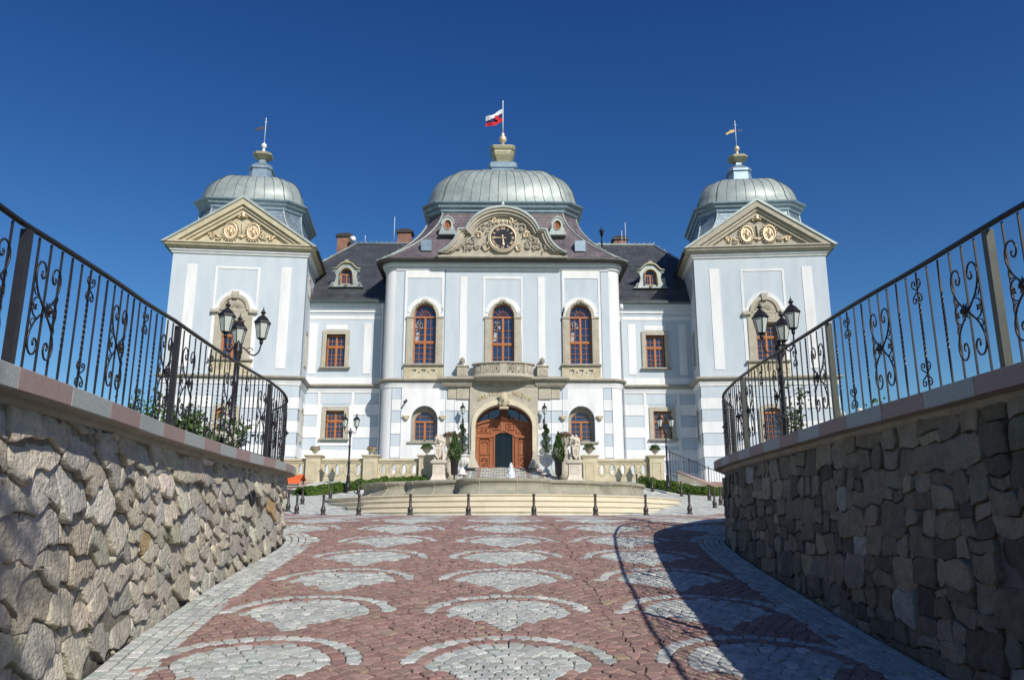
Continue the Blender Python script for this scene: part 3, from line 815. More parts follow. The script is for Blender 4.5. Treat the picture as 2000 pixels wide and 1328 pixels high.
# thin dark strips painted as recess shade beside the lesenes
mb = MB()
for a, b, z0, z1 in ((-3.93, -3.88, 11.6, 19.2), (3.98, 4.03, 11.6, 19.2), (-6.70, -6.665, 11.6, 19.2), (6.70, 6.735, 11.6, 19.2)): mb.plate(rect(a, b, z0, z1), [], YP - .012, YP)
part(mb, 'shadow_joint', 'joint')
# stone surrounds + windows
for i, xc in enumerate(WXU):
    z0 = 12.5 if i != 1 else 11.75
    ww, fw = 1.52, .47
    mb = MB()
    zo = 15.62
    for sx in (-1, 1):
        a, b = sorted((xc + sx * ww / 2, xc + sx * (ww / 2 + fw)))
        mb.bbox(a, b, YP - .16, YP + .2, z0, zo - .02, .02)
        mb.bbox(a - .03, b + .03, YP - .21, YP + .15, zo, zo + .16, .02)
        mb.plate(rect(a + .1, b - .1, z0 + .12, zo - .15), [], YP - .175, YP - .16)
    ring = arc(xc, 15.78, ww / 2 + .20, .88 + .20, 0, 180, 18) + arc(xc, 15.78, ww / 2, .88, 180, 0, 18)
    mb.plate(ring, [], YP - .12, YP + .2)
    # shell keystone ornament
    for k in range(-4, 5):
        a = R(90 + k * 17); mb.tube([(xc + .04 * math.cos(a), YP - .2, 16.72 + .04 * math.sin(a)), (xc + .27 * math.cos(a), YP - .2, 16.72 + .27 * math.sin(a) * .9)], [.02, .045], 5)
    for sx in (-1, 1):
        mb.tube([(xc + sx * x, YP - .19, 16.66 + z) for x, z in spiral(.33, -.02, .1, 1.1, 2.5, -1, 10)], .03, 5)
        mb.tube([(xc + sx * x, YP - .19, z) for x, z in ((.1, 16.68), (.3, 16.72), (.5, 16.56), (.6, 16.36))], [.05, .045, .035, .02], 5)
    sur = part(mb, 'window_surround', ['stone'])
    zc_ = 14.15
    if i != 1:
        w = wood_window(None, xc, 12.5, 1.52, 3.28, .88, YP + .24, (.115, .23, .62, .76, .35), mid=1.52, name='window')
        mb = MB(); mb.bbox(xc - 1.35, xc + 1.35, YP - .3, YP + .1, 12.35, 12.5, .03); part(mb, 'sill', 'stoned', w)
        # carved apron panel: blind guilloche with openings
        mb = MB(); holes = []
        xs_ = [xc - .62, xc, xc + .62]
        for x in xs_:
            holes.append([(x - .16, 12.12), (x - .12, 12.0), (x + .02, 12.0), (x - .06, 11.75), (x - .02, 11.68), (x + .1, 11.95), (x + .16, 12.12)])
        holes += [arc(x, 11.92, .055, .055, 0, 330, 8) for x in (xc - .31, xc + .31)]
        mb.plate(rect(xc - 1.3, xc + 1.3, 11.5, 12.35), holes, YP - .14, YP + .0)
        for x in (xc - 1.0, xc + 1.0):
            mb.tube([(a, YP - .15, b) for a, b in arc(x, 11.92, .22, .3, 0, 360, 16)], .022, 4); mb.tube([(a, YP - .15, b) for a, b in arc(x, 11.92, .1, .16, 0, 360, 12)], .022, 4)
        mb.bbox(xc - 1.33, xc + 1.33, YP - .17, YP, 11.42, 11.52, .015)
        part(mb, 'apron_panel', 'sand')
    else:
        w = wood_window(None, xc, 11.6, 1.52, 4.18, .88, YP + .24, (.17, .33, .66, .78), mid=2.3, name='balcony_door')
        mb = MB(); mb.box(xc - .7, xc + .7, YP + .17, YP + .22, 11.6, 12.0); part(mb, 'kick_panel', 'wood', w)
for i, xc in enumerate(WXU):
    mb = MB(); rc = random.Random(40 + i)
    for k in range(13):
        a = R(200 - 17 * k); x = xc - .42 + .17 * math.cos(a) * rc.uniform(.7, 1.25); z = 15.1 + .34 * math.sin(a) * rc.uniform(.6, 1.2)
        mb.plate([(x - .05, z - .1), (x + .04, z - .12), (x + .06, z + .09), (x - .02, z + .13)], [], YP + .262, YP + .268)
    mb.plate([(xc - .66, 14.12), (xc - .44, 14.15), (xc - .36, 14.72), (xc - .60, 14.75)], [], YP + .262, YP + .268)
    part(mb, 'window_drape', 'drape')
mb = MB(); mb.tube([(-6.25, YP, 10.0), (-6.28, YP - .25, 10.05), (-6.4, YP - .45, 9.85)], [.02, .06, .07], 6); part(mb, 'security_camera', 'iron')
# ground floor of the pavilion: white field with blue band blocks
mb = MB(); Y = YP - .03
ghh = [archp(-5.1, 7.355, 8.75, 1.76, .955), archp(5.22, 7.355, 8.75, 1.76, .955)]
mb.plate(rect(-6.62, -3.72, ZB, 11.15), [ghh[0]], Y, YP); part(mb, 'plaster_field', 'white'); mb = MB(); mb.plate(rect(4.0, 6.7, ZB, 11.15), [ghh[1]], Y, YP); part(mb, 'plaster_field', 'white'); mb = MB()
prev = 11.15
for lo, hi in BANDS + [(ZB, ZB + .001)]:
    for a, b in ((-7.27, -6.64), (6.72, 7.27), (-3.70, -2.14), (2.3, 3.98)):
        if prev - hi > .05: mb = MB(); mb.plate(rect(a, b, hi + .012, prev - .012), [], Y, YP); part(mb, 'white_band', 'white')
    prev = lo
for lo, hi in BANDS[:3]:
    for a, b in ((-4.07, -3.78), (4.05, 4.35)): mb = MB(); mb.plate(rect(a, b, lo, hi), [], YP - .036, YP - .03); part(mb, 'band_block', 'blue')
mb = MB()
for lo, hi in BANDS:
    for z in (lo, hi):
        for a, b in ((-7.3, -6.62), (6.7, 7.3), (-3.7, -2.14), (2.3, 3.98)): mb.plate(rect(a, b, z - .012, z + .012), [], YP - .008, YP)
for x in (-7.27, -6.63, -3.72, -3.14, 3.24, 3.99, 6.71, 7.27): mb.plate(rect(x - .012, x + .012, ZB, 10.95), [], YP - .034, YP - .03)
part(mb, 'band_joint', 'joint')
# niches of the ground-floor windows
for xc in (-5.1, 5.22):
    mb = MB(); mb.plate(archp(xc, 7.35, 8.75, 1.75, .95), [archp(xc, 7.5, 8.72, 1.34, .62)], YP + .45, YP + .6); part(mb, 'window_niche', 'stoned')
    w = wood_window(None, xc, 7.4, 1.42, 1.3, .68, YP + .52, (.25, .5, .75), fan=False)
    mb = MB(); mb.bbox(xc - 1.1, xc + 1.1, YP - .14, YP + .5, 7.2, 7.35, .03); part(mb, 'sill', 'stoned', w)
    mb = MB()
    for sx in (-1, 1):
        mb = MB(); x = xc + sx * 1.2; mb.bbox(x - .22, x + .22, YP - .2, YP, 8.93, 9.05, .02); mb.lathe([(0, -.0), (.11, .02), (.17, .12), (.19, .2)], 10, (x, YP - .06, 8.72)); part(mb, 'impost', 'sand')
# white hood ring over niche

# string course
prof = [(0, 11.56), (.12, 11.52), (.30, 11.46), (.33, 11.40), (.30, 11.35), (.16, 11.30), (.14, 11.24)]
prof2 = [(.10, 11.24), (.12, 11.18), (.06, 11.02), (.05, 10.92), (0, 10.90)]
mb = MB(); pl = pav_plan(yb=54.3)
mb.sweep(pl, prof); part(mb, 'string_course', 'stoned')
mb = MB(); mb.sweep(pl, prof2); part(mb, 'string_moulding', 'white')
# main cornice
mb = MB(); pl = pav_plan(yb=62)
mb.sweep(pl, [(.0, 19.05), (.05, 19.1), (.06, 19.2), (.14, 19.26), (.24, 19.46), (.26, 19.55), (.2, 19.58)], sm=False); part(mb, 'cornice', 'blue')
mb = MB(); mb.sweep(pl, [(.055, 19.1), (.1, 19.12), (.1, 19.19), (.062, 19.2)]); mb.sweep(pl, [(.17, 19.32), (.20, 19.34), (.23, 19.41), (.2, 19.43)])
part(mb, 'cornice_moulding', 'white')
mb = MB(); mb.sweep(pl, [(.2, 19.555), (.62, 19.60), (.70, 19.66), (.70, 19.78), (.62, 19.8), (.3, 19.84)]); part(mb, 'gutter', 'gutter')
# mansard roof: concave sweep from the eaves up to the metal ledge
PC = (0., 57.6)
def octring(hx, hy, ch, z, c=PC): return [(c[0] - hx + ch, c[1] - hy, z), (c[0] + hx - ch, c[1] - hy, z), (c[0] + hx, c[1] - hy + ch, z), (c[0] + hx, c[1] + hy - ch, z), (c[0] + hx - ch, c[1] + hy, z), (c[0] - hx + ch, c[1] + hy, z), (c[0] - hx, c[1] + hy - ch, z), (c[0] - hx, c[1] - hy + ch, z)]
def lerp(a, b, t): return a + (b - a) * t
mb = MB(); rings = []; hipL = []; hipR = []
for i in range(13):
    t = i / 12; z = 19.8 + 4.25 * t
    q = 1 - (1 - t) ** 1.8                   # concave: leaves the eaves flat, ends steep
    hx = lerp(8.65, 5.35, q); hy = lerp(6.2, 4.1, q); ch = lerp(.85, 1.05, q)
    rings.append(octring(hx, hy, ch, z)); hipL.append(Vector(rings[-1][0])); hipR.append(Vector(rings[-1][1]))
mb.loft(rings, True, False, True, 0); roof = part(mb, 'roof', 'mansard')
for k in (0, 1, 2, 7):
    mb = MB(); mb.tube([Vector(r_[k]) + Vector((0, 0, .03)) for r_ in rings], .055, 5)
    for r_ in rings[::1]: mb.lathe([(0, 0), (.07, .04), (.05, .11), (0, .14)], 6, r_[k])
    part(mb, 'hip_ridge', 'zinc', roof)
# metal ledge + dome + lantern
mb = MB()
mb.loft([octring(5.35 + o, 4.1 + o, 1.05, z) for o, z in ((.0, 23.85), (.12, 23.95), (.14, 24.1), (.30, 24.22), (.34, 24.38), (.50, 24.5), (.52, 24.6), (.1, 24.72))], True, False, False)
part(mb, 'roof_ledge', 'zincb')
mb = MB(); rings = []
ZD = 24.7
for i in range(17):
    t = i / 16; a = R(4 + 82 * t)
    q = math.cos(a) ** .72; z = ZD + 3.45 * math.sin(a)
    if i == 0: q, z = 1.045, ZD
    rings.append(octring(lerp(1.5, 5.4, q), lerp(1.25, 4.1, q), lerp(.45, 1.15, q), z))
mb.loft(rings, True, False, True, 0, True); dome = part(mb, 'dome', 'zinc')
def seams(mb, rings, nn, r_=.022):
    for e, n in enumerate(nn):
        for k in range(n + 1):
            f = k / n
            mb.tube([Vector(rg[e]).lerp(Vector(rg[(e + 1) % 8]), f) + Vector((0, 0, .01)) for rg in rings], r_ if 0 < k < n else r_ * 1.5, 4)
mb = MB(); seams(mb, rings, [13, 3, 9, 3, 1, 1, 9, 3]); part(mb, 'standing_seam', 'zincd', dome)
mb = MB(); c = (0, 57.6)
def sq(h, z, ch=.18): return octring(h, h, ch, z, (0, 57.6))
DZ = -.62
mb.loft([sq(1.65, 27.9), sq(1.75, 28.42), sq(1.55, 28.5), sq(1.1, 28.6), sq(1.04, 28.65), sq(1.0, 28.85), sq(1.12, 28.95), sq(1.12, 29.32), sq(.98, 29.45), sq(.72, 29.6)], True, False, True)
lan = part(mb, 'roof_lantern', 'zincb')
mb = MB(Matrix.Translation((0, 0, DZ))); mb.loft([sq(.62, 30.2, .2), sq(.66, 30.35, .2), sq(.82, 30.75, .22), sq(.86, 31.0, .22), sq(.84, 31.15, .22), sq(.92, 31.2, .22), sq(.98, 31.42, .22), sq(.96, 31.5, .22), sq(.6, 31.6, .2), sq(.22, 31.75, .06), sq(.12, 32.0, .04)], True, False, True)
part(mb, 'gilded_vase', 'goldd', lan)
mb = MB(Matrix.Translation((0, 0, DZ))); mb.lathe([(.05, 31.95), (.1, 32.05), (.12, 32.12), (.27, 32.25), (.32, 32.42), (.27, 32.6), (.12, 32.72), (.16, 32.8), (.14, 32.92), (.05, 33.02)], 16, (0, 57.6, 0)); part(mb, 'finial_ball', 'gold', lan)
# oculus dormers on the mansard, small roof boxes
for xc in (-3.85, 3.85):
    yb = 52.55; mb = MB()
    out = [(xc - .62, 21.85), (xc + .62, 21.85), (xc + .55, 22.1)] + arc(xc, 22.6, .42, .5, -20, 200, 12) + [(xc - .55, 22.1)]
    mb.plate(out, [arc(xc, 22.55, .24, .34, 0, 345, 16)], yb - .15, yb + 1.4)
    mb.tube([(a, yb - .17, b) for a, b in arc(xc, 22.6, .45, .55, -10, 190, 12)], .05, 5)
    mb.lathe([(0, 0), (.06, .04), (.05, .12), (.02, .2), (0, .3)], 8, (xc, yb - .1, 23.12))
    d = part(mb, 'oculus_dormer', 'zinc')
    mb = MB(); mb.tube([(a, yb - .17, b) for a, b in arc(xc, 22.55, .26, .36, 0, 345, 16)], .035, 5, closed=True); part(mb, 'frame', 'stone', d)
    mb = MB(); mb.plate(arc(xc, 22.55, .25, .35, 0, 345, 16), [], yb - .05, yb + .1); mb.box(xc - .012, xc + .012, yb - .08, yb, 22.2, 22.9); part(mb, 'shutter', 'door', d)
for xc in (-5.25, 5.35):
    mb = MB(); mb.box(xc - .36, xc + .36, 51.75, 52.9, 20.4, 21.18); part(mb, 'roof_box', 'zincb')
# ---------- curved clock gable
YG = 51.35
outl = [(-4.45, 19.84), (4.45, 19.84)]
rightc = [(4.40, 20.0), (3.98, 20.22), (3.62, 20.52), (3.34, 20.9), (3.16, 21.32), (3.05, 21.70), (2.62, 21.74)]
archpts = arc(0, 21.1, 2.62, 2.28, 14, 166, 26)
outl = outl + rightc + archpts + [(-x, z) for x, z in rightc[::-1]]
o1 = offs(outl, .16); o2 = offs(outl, .34); o3 = offs(outl, .55)
def fixbase(p, z): return [(x, max(q, z)) for x, q in p]
def gsc(k, kz): return [(x * k, 19.84 + (z - 19.84) * kz) for x, z in outl[2:]]
g0, g1, g2, g3, g4 = outl[2:], gsc(.965, .952), gsc(.925, .90), gsc(.87, .845), gsc(.84, .81)
mb = MB(); mb.plate(g1 + g2[::-1], [], YG - .46, YG + .6); mb.plate(g2 + g3[::-1], [], YG - .34, YG + .6); mb.plate(g3 + g4[::-1], [], YG - .22, YG + .6)
mb.bbox(-4.4, 4.4, YG - .30, YG + .6, 19.70, 19.86, .03)
gab = part(mb, 'clock_gable', 'stone')
mb = MB(); mb.plate(g0 + g1[::-1], [], YG - .54, YG + 1.6); mb.lathe([(0, 0), (.2, .02), (.12, .16), (.16, .26), (.08, .4), (.03, .62), (0, .75)], 10, (0, YG - .3, 23.32))
part(mb, 'gable_coping', 'zinc', gab)
mb = MB(); mb.plate([(-4.0, 19.86), (4.0, 19.86)] + g3, [], YG - .05, YG + .3); part(mb, 'tympanum', 'stone', gab)
# relief: scrolls and foliage, stone and gilt
rr_ = random.Random(5); mb = MB(); mg = MB()
def scroll(mb, x, z, r0, turns, a0, sg, y, th=.05, tail=None):
    sp = spiral(x, z, r0, turns, a0, sg, 16)
    pts = ([tail] if tail else []) + sp
    mb.tube([(a, y, b) for a, b in pts], [th * (.55 + .45 * (1 - i / len(pts))) for i in range(len(pts))], 5)
yr = YG - .17
for sx in (-1, 1):
    for (x, z, r0, tr, a0, sg, gd) in ((1.35, 21.85, .3, 1.2, 2.4, -1, 0), (1.62, 21.35, .26, 1.2, .4, 1, 1), (2.0, 20.95, .3, 1.3, 2.2, -1, 0), (1.15, 20.45, .3, 1.1, 1.6, 1, 1), (2.45, 20.55, .26, 1.3, 2.4, -1, 0), (2.95, 20.45, .22, 1.2, 2.4, -1, 0), (1.7, 20.55, .24, 1.2, 1.2, -1, 0), (2.2, 20.38, .16, 1.1, 0, 1, 0), (.95, 22.2, .2, 1.1, 1.5, 1, 0), (.55, 22.35, .2, 1.1, 2.0, -1, 1)):
        scroll(mg if gd else mb, sx * x, z, r0, tr, a0 if sx > 0 else math.pi - a0, sg * sx, yr, .06)
    for i in range(26):
        x = rr_.uniform(1.0, 3.1); z = rr_.uniform(20.25, 20.3 + 1.75 * (1 - ((x - .9) / 2.4)) ** .8)
        a = rr_.uniform(0, 6.28); l = rr_.uniform(.08, .2)
        mb.tube([(sx * x, yr + .03, z), (sx * x + l * math.cos(a), yr - .05, z + l * math.sin(a)), (sx * x + 1.8 * l * math.cos(a + .4), yr, z + 1.8 * l * math.sin(a + .4))], [.015, .055, .01], 5)
for i in range(9):
    a = R(30 + 15 * i); mg.tube([(1.0 * math.cos(a), yr, 21.1 + 1.02 * math.sin(a)), (1.2 * math.cos(a), yr - .06, 21.1 + 1.3 * math.sin(a)), (1.25 * math.cos(a + .1), yr, 21.1 + 1.36 * math.sin(a + .1))], [.04, .06, .02], 5) if i in (3, 4, 5) else mb.tube([(1.0 * math.cos(a), yr, 21.1 + 1.02 * math.sin(a)), (1.22 * math.cos(a), yr - .06, 21.1 + 1.22 * math.sin(a))], [.04, .05], 5)
part(mb, 'carved_scrollwork', 'stone', gab); part(mg, 'gilt_ornament', 'gold', gab)
# clock
CZ = 21.09; yc = YG - .26
mb = MB(); mb.plate(arc(.02, CZ, 1.02, 1.02, 0, 352, 44), [arc(.02, CZ, .86, .86, 0, 352, 44)], yc - .05, YG); clk = part(mb, 'clock', 'stone')
mb = MB(); mb.tube([(a, yc - .06, b) for a, b in arc(.02, CZ, .87, .87, 0, 352, 44)], .045, 6, closed=True); part(mb, 'gilt_rim', 'gold', clk)
mb = MB(); mb.plate(arc(.02, CZ, .87, .87, 0, 352, 44), [], yc - .01, YG); part(mb, 'clock_face', 'black', clk)
mb = MB()
for i, t_ in enumerate(('XII', 'I', 'II', 'III', 'IIII', 'V', 'VI', 'VII', 'VIII', 'IX', 'X', 'XI')):
    a = R(90 - 30 * i); addtext(mb, t_, .02 + .68 * math.cos(a), CZ + .68 * math.sin(a), yc - .02, .27, .02, a - math.pi / 2)
part(mb, 'numerals', 'gold', clk)
mb = MB()
def hand(deg, L_, w_, tail, y):
    a = R(90 - deg); c, s_ = math.cos(a), math.sin(a)
    sh = [(-tail, -w_ * .5), (-tail, w_ * .5), (0, w_ * .35), (L_ * .55, w_ * .5), (L_ * .75, w_ * .95), (L_, 0), (L_ * .75, -w_ * .95), (L_ * .55, -w_ * .5), (0, -w_ * .35)]
    mb.plate([(.02 + x * c - z * s_, CZ + x * s_ + z * c) for x, z in sh][::-1], [], y, y + .015, back=True)
hand(173, .60, .09, .2, yc - .07); hand(272, .74, .045, .22, yc - .05); mb.lathe([(0, 0), (.06, 0.0), (.06, .03), (0, .03)], 10, (.02, yc - .07, CZ))
part(mb, 'clock_hands', 'gold', clk)
# ---------- portal: projecting stone frame, letters, keystone, doors
mb = MB(); px = .12
oc = [(px - 2.22, ZB)] + [(px + 2.22, ZB), (px + 2.22, 11.2), (px - 2.22, 11.2)]
op = archp(px, ZB + .01, 8.35, 3.72, 1.45, 24)
mb.plate(rect(px - 2.24, px + 2.24, ZB, 10.93), [archp(px, ZB + .02, 8.35, 4.1, 1.7, 24)], YP - .22, YP + .3)
por = part(mb, 'portal', 'stone')
mb = MB(); mb.plate([(px - 2.12, ZB)] + [(px - 1.86, ZB), (px - 1.86, 8.35)] + arc(px, 8.35, 1.86, 1.42, 180, 0, 24)[1:-1] + [(px + 1.86, 8.35), (px + 1.86, ZB), (px + 2.12, ZB), (px + 2.12, 8.35)] + arc(px, 8.35, 2.12, 1.76, 0, 180, 24)[1:-1] + [(px - 2.12, 8.35)], [], YP - .34, YP + .8)
part(mb, 'archivolt', 'cream', por)
mb = MB()
for sx in (-1, 1):
    mb = MB(); a, b = sorted((px + sx * 2.28, px + sx * 3.12)); mb.bbox(a, b, YP - .14, YP, 10.13, 10.93, .02); part(mb, 'capital_block', 'stone', por)
    mb = MB(); a, b = sorted((px + sx * 3.14, px + sx * 3.70)); mb.bbox(a, b, YP - .10, YP, 10.15, 10.93, .02); part(mb, 'capital_block', 'stone', por); mb = MB()
    mb.add([(px + sx * 2.16, YP - .34, 5.6), (px + sx * 1.8, YP - .34, 5.6), (px + sx * 1.55, YP - .9, 5.6), (px + sx * 2.3, YP - 1.0, 5.6), (px + sx * 2.16, YP - .36, 6.75), (px + sx * 1.9, YP - .36, 6.75), (px + sx * 1.85, YP - .6, 6.3), (px + sx * 2.2, YP - .65, 6.3)], [(0, 1, 2, 3), (4, 5, 6, 7), (0, 1, 5, 4), (1, 2, 6, 5), (2, 3, 7, 6), (3, 0, 4, 7)]); part(mb, 'jamb_buttress', 'stone', por)
# entablature over the portal, stepping forward
mb = MB()
for a, b in ((-3.85, -2.1), (2.3, 4.05)):
    mb.sweep([(a, YP + .05), (a, YP - .25), (b, YP - .25), (b, YP + .05)], [(0, 11.62), (.2, 11.6), (.38, 11.5), (.4, 11.4), (.3, 11.34), (.14, 11.3), (.12, 11.1), (.02, 10.93), (0, 10.93)])
    mb.box(a, b, YP - .24, YP, 10.93, 11.6)
mb.box(-2.1, 2.3, YP - .26, YP, 10.93, 11.5)
part(mb, 'entablature', 'stoned', por)
# pedestals with urns on the entablature
for xc in (-2.64, 2.66):
    mb = MB(); mb.bbox(xc - .36, xc + .36, YP - .5, YP - .02, 11.6, 12.22, .03); mb.bbox(xc - .43, xc + .43, YP - .56, YP - .02, 12.22, 12.34, .03)
    mb.tube([(a, YP - .51, b) for a, b in arc(xc, 11.9, .14, .2, 0, 360, 12)], .02, 4); ped = part(mb, 'parapet_pedestal', 'stone', por)
    mb = MB(); mb.lathe([(.1, 0), (.12, .04), (.05, .1), (.16, .2), (.2, .3), (.14, .38), (.19, .42), (.1, .5), (.05, .55), (0, .62)], 12, (xc, YP - .3, 12.34)); part(mb, 'stone_urn', 'stoned', por)
# inscription
mb = MB()
txt = 'GALICIA  NUEVA'
for i, ch in enumerate(txt):
    if ch == ' ': continue
    a = R(129 - 78 * i / (len(txt) - 1)); rx_, rz_ = 2.62, 1.95
    x = px + rx_ * math.cos(a); z = 8.58 + rz_ * math.sin(a) - .0
    addtext(mb, ch, x, z, YP - .235, .37, .03, (a - math.pi / 2) * .62)
part(mb, 'inscription', 'bronze', por)
mb = MB()   # carved mask keystone
prof_ = [(0, 9.55), (.16, 9.58), (.24, 9.75), (.3, 9.95), (.34, 10.15), (.28, 10.38), (.16, 10.52), (0, 10.58)]
mb.lathe([(r_, z) for r_, z in prof_], 14, (px, YP - .38, 0))
for sx in (-1, 1):
    mb.lathe([(0, -.06), (.06, 0), (0, .06)], 8, (px + sx * .11, YP - .68, 10.14)); scroll(mb, px + sx * .3, 10.3, .13, 1.2, 1.5, sx, YP - .5, .05); scroll(mb, px + sx * .28, 9.85, .12, 1.2, 4.5, -sx, YP - .5, .05)
mb.lathe([(0, -.12), (.07, -.06), (.04, .08), (0, .12)], 8, (px, YP - .72, 10.04)); mb.bbox(px - .3, px + .3, YP - .62, YP - .2, 9.42, 9.56, .02)
for i in range(24):
    a = rr_.uniform(0, 6.28); q = rr_.uniform(.18, .34); mb.lathe([(0, -.05), (.05, 0), (0, .05)], 6, (px + q * math.cos(a), YP - .55, 10.05 + q * 1.4 * math.sin(a)))
part(mb, 'mask_keystone', 'sand', por)
# doors
YD = YP + .68
mb = MB(); doorout = archp(px, 5.6, 8.25, 3.74, 1.42, 24)
upper_cut = 8.75
hole = [(px - .58, 5.62), (px + .58, 5.62), (px + .58, 7.7)] + arc(px, 7.7, .58, .3, 0, 180, 12)[1:-1] + [(px - .58, 7.7)]
body = [(px - 1.87, 5.6), (px + 1.87, 5.6), (px + 1.87, 8.62), (px + 1.1, 8.86), (px + .3, 8.98), (px - .3, 8.98), (px - 1.1, 8.86), (px - 1.87, 8.62)]
mb.plate(body, [hole], YD, YD + .12)
door = part(mb, 'door', 'door')
mb = MB()
mb.plate(body[2:8] + [(px - 1.87, 8.5), (px - 1.1, 8.73), (px - .3, 8.85), (px + .3, 8.85), (px + 1.1, 8.73), (px + 1.87, 8.5)], [], YD - .14, YD)
mb.plate([(px - .68, 5.62), (px - .58, 5.62), (px - .58, 7.7)] + arc(px, 7.7, .58, .3, 180, 0, 12)[1:-1] + [(px + .58, 7.7), (px + .58, 5.62), (px + .68, 5.62), (px + .68, 7.72)] + arc(px, 7.72, .68, .4, 0, 180, 12)[1:-1] + [(px - .68, 7.72)], [], YD - .10, YD)
for sx in (-1, 1):
    for a, b in ((.72, .95), (1.62, 1.84)):   # pilasters
        x0, x1 = sorted((px + sx * a, px + sx * b)); mb.bbox(x0, x1, YD - .12, YD, 5.62, 7.55, .02); mb.bbox(x0 - .03, x1 + .03, YD - .15, YD, 5.6, 5.85, .02); mb.bbox(x0 - .03, x1 + .03, YD - .15, YD, 7.5, 7.62, .02)
    x0, x1 = sorted((px + sx * .98, px + sx * 1.59))
    mb.plate(rect(x0, x1, 6.55, 7.5), [rect(x0 + .07, x1 - .07, 6.62, 7.43)], YD - .06, YD)
    mb.plate(rect(x0, x1, 5.65, 6.48), [[(x0 + .07, 5.72), (x1 - .07, 5.72), (x1 - .07, 6.2)] + arc((x0 + x1) / 2, 6.2, (x1 - x0) / 2 - .07, .18, 0, 180, 8)[1:-1] + [(x0 + .07, 6.2)]], YD - .06, YD)
    x0, x1 = sorted((px + sx * .15, px + sx * .72)); mb.plate(rect(x0, x1, 8.2, 8.68), [rect(x0 + .06, x1 - .06, 8.26, 8.62)], YD - .07, YD)
    x0, x1 = sorted((px + sx * .82, px + sx * 1.75)); mb.plate(rect(x0, x1, 8.0, 8.42), [rect(x0 + .06, x1 - .06, 8.06, 8.36)], YD - .05, YD)
    for x, z, r0 in ((1.15, 6.28, .13), (1.42, 6.28, .13), (1.28, 5.95, .16), (.44, 8.45, .13), (1.2, 8.2, .1), (1.45, 8.2, .1), (1.1, 7.4, .07), (1.45, 7.4, .07)):
        scroll(mb, px + sx * x, z, r0, 1.3, 1.0, sx, YD - .05, .028)
mb.plate([(px - 1.87, 7.66), (px - .8, 7.66), (px - .55, 7.86), (px, 8.12), (px + .55, 7.86), (px + .8, 7.66), (px + 1.87, 7.66), (px + 1.87, 7.8), (px + .78, 7.8), (px + .5, 8.0), (px, 8.25), (px - .5, 8.0), (px - .78, 7.8), (px - 1.87, 7.8)], [], YD - .16, YD)
part(mb, 'door_carving', 'door', door)
mb = MB()
mb.bbox(px - .22, px + .22, YD - .2, YD, 8.9, 9.72, .03)
for sx in (-1, 1): scroll(mb, px + sx * .38, 9.0, .16, 1.2, 1.2, sx, YD - .14, .05); scroll(mb, px + sx * .62, 8.92, .1, 1.2, 1.2, sx, YD - .12, .04)
arcf = arc(px, 8.3, 1.86, 1.42, 0, 180, 24)
mb.plate(arc(px, 8.3, 1.9, 1.46, 0, 180, 24) + arc(px, 8.3, 1.76, 1.32, 180, 0, 24), [], YD - .04, YD + .06)
for x in (-1.02, 1.02): mb.box(px + x - .04, px + x + .04, YD - .03, YD + .05, 8.8, 9.5)
part(mb, 'fanlight_frame', 'doord', door)
mb = MB(); mb.plate(archp(px, 8.5, 8.55, 3.6, 1.15, 20), [], YD + .04, YD + .08); part(mb, 'fanlight_pane', 'pane', door)
mb = MB(); mb.plate(hole, [], YD + .06, YD + .1); part(mb, 'glass_door', 'panedoor', door)
mb = MB(); mb.box(px - .012, px + .012, YD + .045, YD + .06, 5.65, 7.9)
for sx in (-1, 1): mb.tube([(px + sx * .1, YD + .02, 6.45), (px + sx * .1, YD + .02, 6.75)], .012, 5)
part(mb, 'door_handle', 'iron', door)
mb = MB(); mb.box(px - 1.9, px + 1.9, YP + .9, YP + .96, 5.0, 10.2); part(mb, 'door_backing', 'black', door)
# ---------- balcony: curved slab, pierced parapet
def balc(o, n=20):
    P = []
    for i in range(n + 1):
        a = R(180 + 180 * i / n); P.append((.07 + (2.0 + o) * math.cos(a), YP - .25 + (.95 + o) * math.sin(a)))
    return P
mb = MB(); bp = balc(0)
mb.sweep(bp, [(0, 12.46), (.09, 12.44), (.12, 12.37), (.06, 12.32), (0, 12.30)]); mb.sweep(bp, [(-.14, 12.46), (-.14, 12.3)]); mb.sweep(bp, [(0, 12.46), (-.14, 12.46)])
mb.sweep(bp, [(0, 11.72), (.04, 11.70), (.05, 11.6), (-.02, 11.58)])
mb.sweep(bp, [(.06, 11.60), (.10, 11.54), (.08, 11.46), (.0, 11.40), (-.12, 11.34), (-.3, 11.30), (-.5, 11.28), (-1.0, 11.27)])
mb.add([(x, y, 11.6) for x, y in bp], [tuple(range(21))[::-1]])
bal = part(mb, 'balcony', 'stone')
mb = MB()
for (f0, f1) in ((0, .03), (.235, .265), (.46, .54), (.735, .765), (.97, 1)):
    k = [balc(0, 100)[int(round(f0 * 100)) + i] for i in range(max(2, int(round((f1 - f0) * 100)) + 1))]
    mb.sweep(k, [(.03, 11.7), (.03, 12.34)]); mb.sweep(k, [(-.12, 11.7), (-.12, 12.34)])
B = balc(-.04, 100)
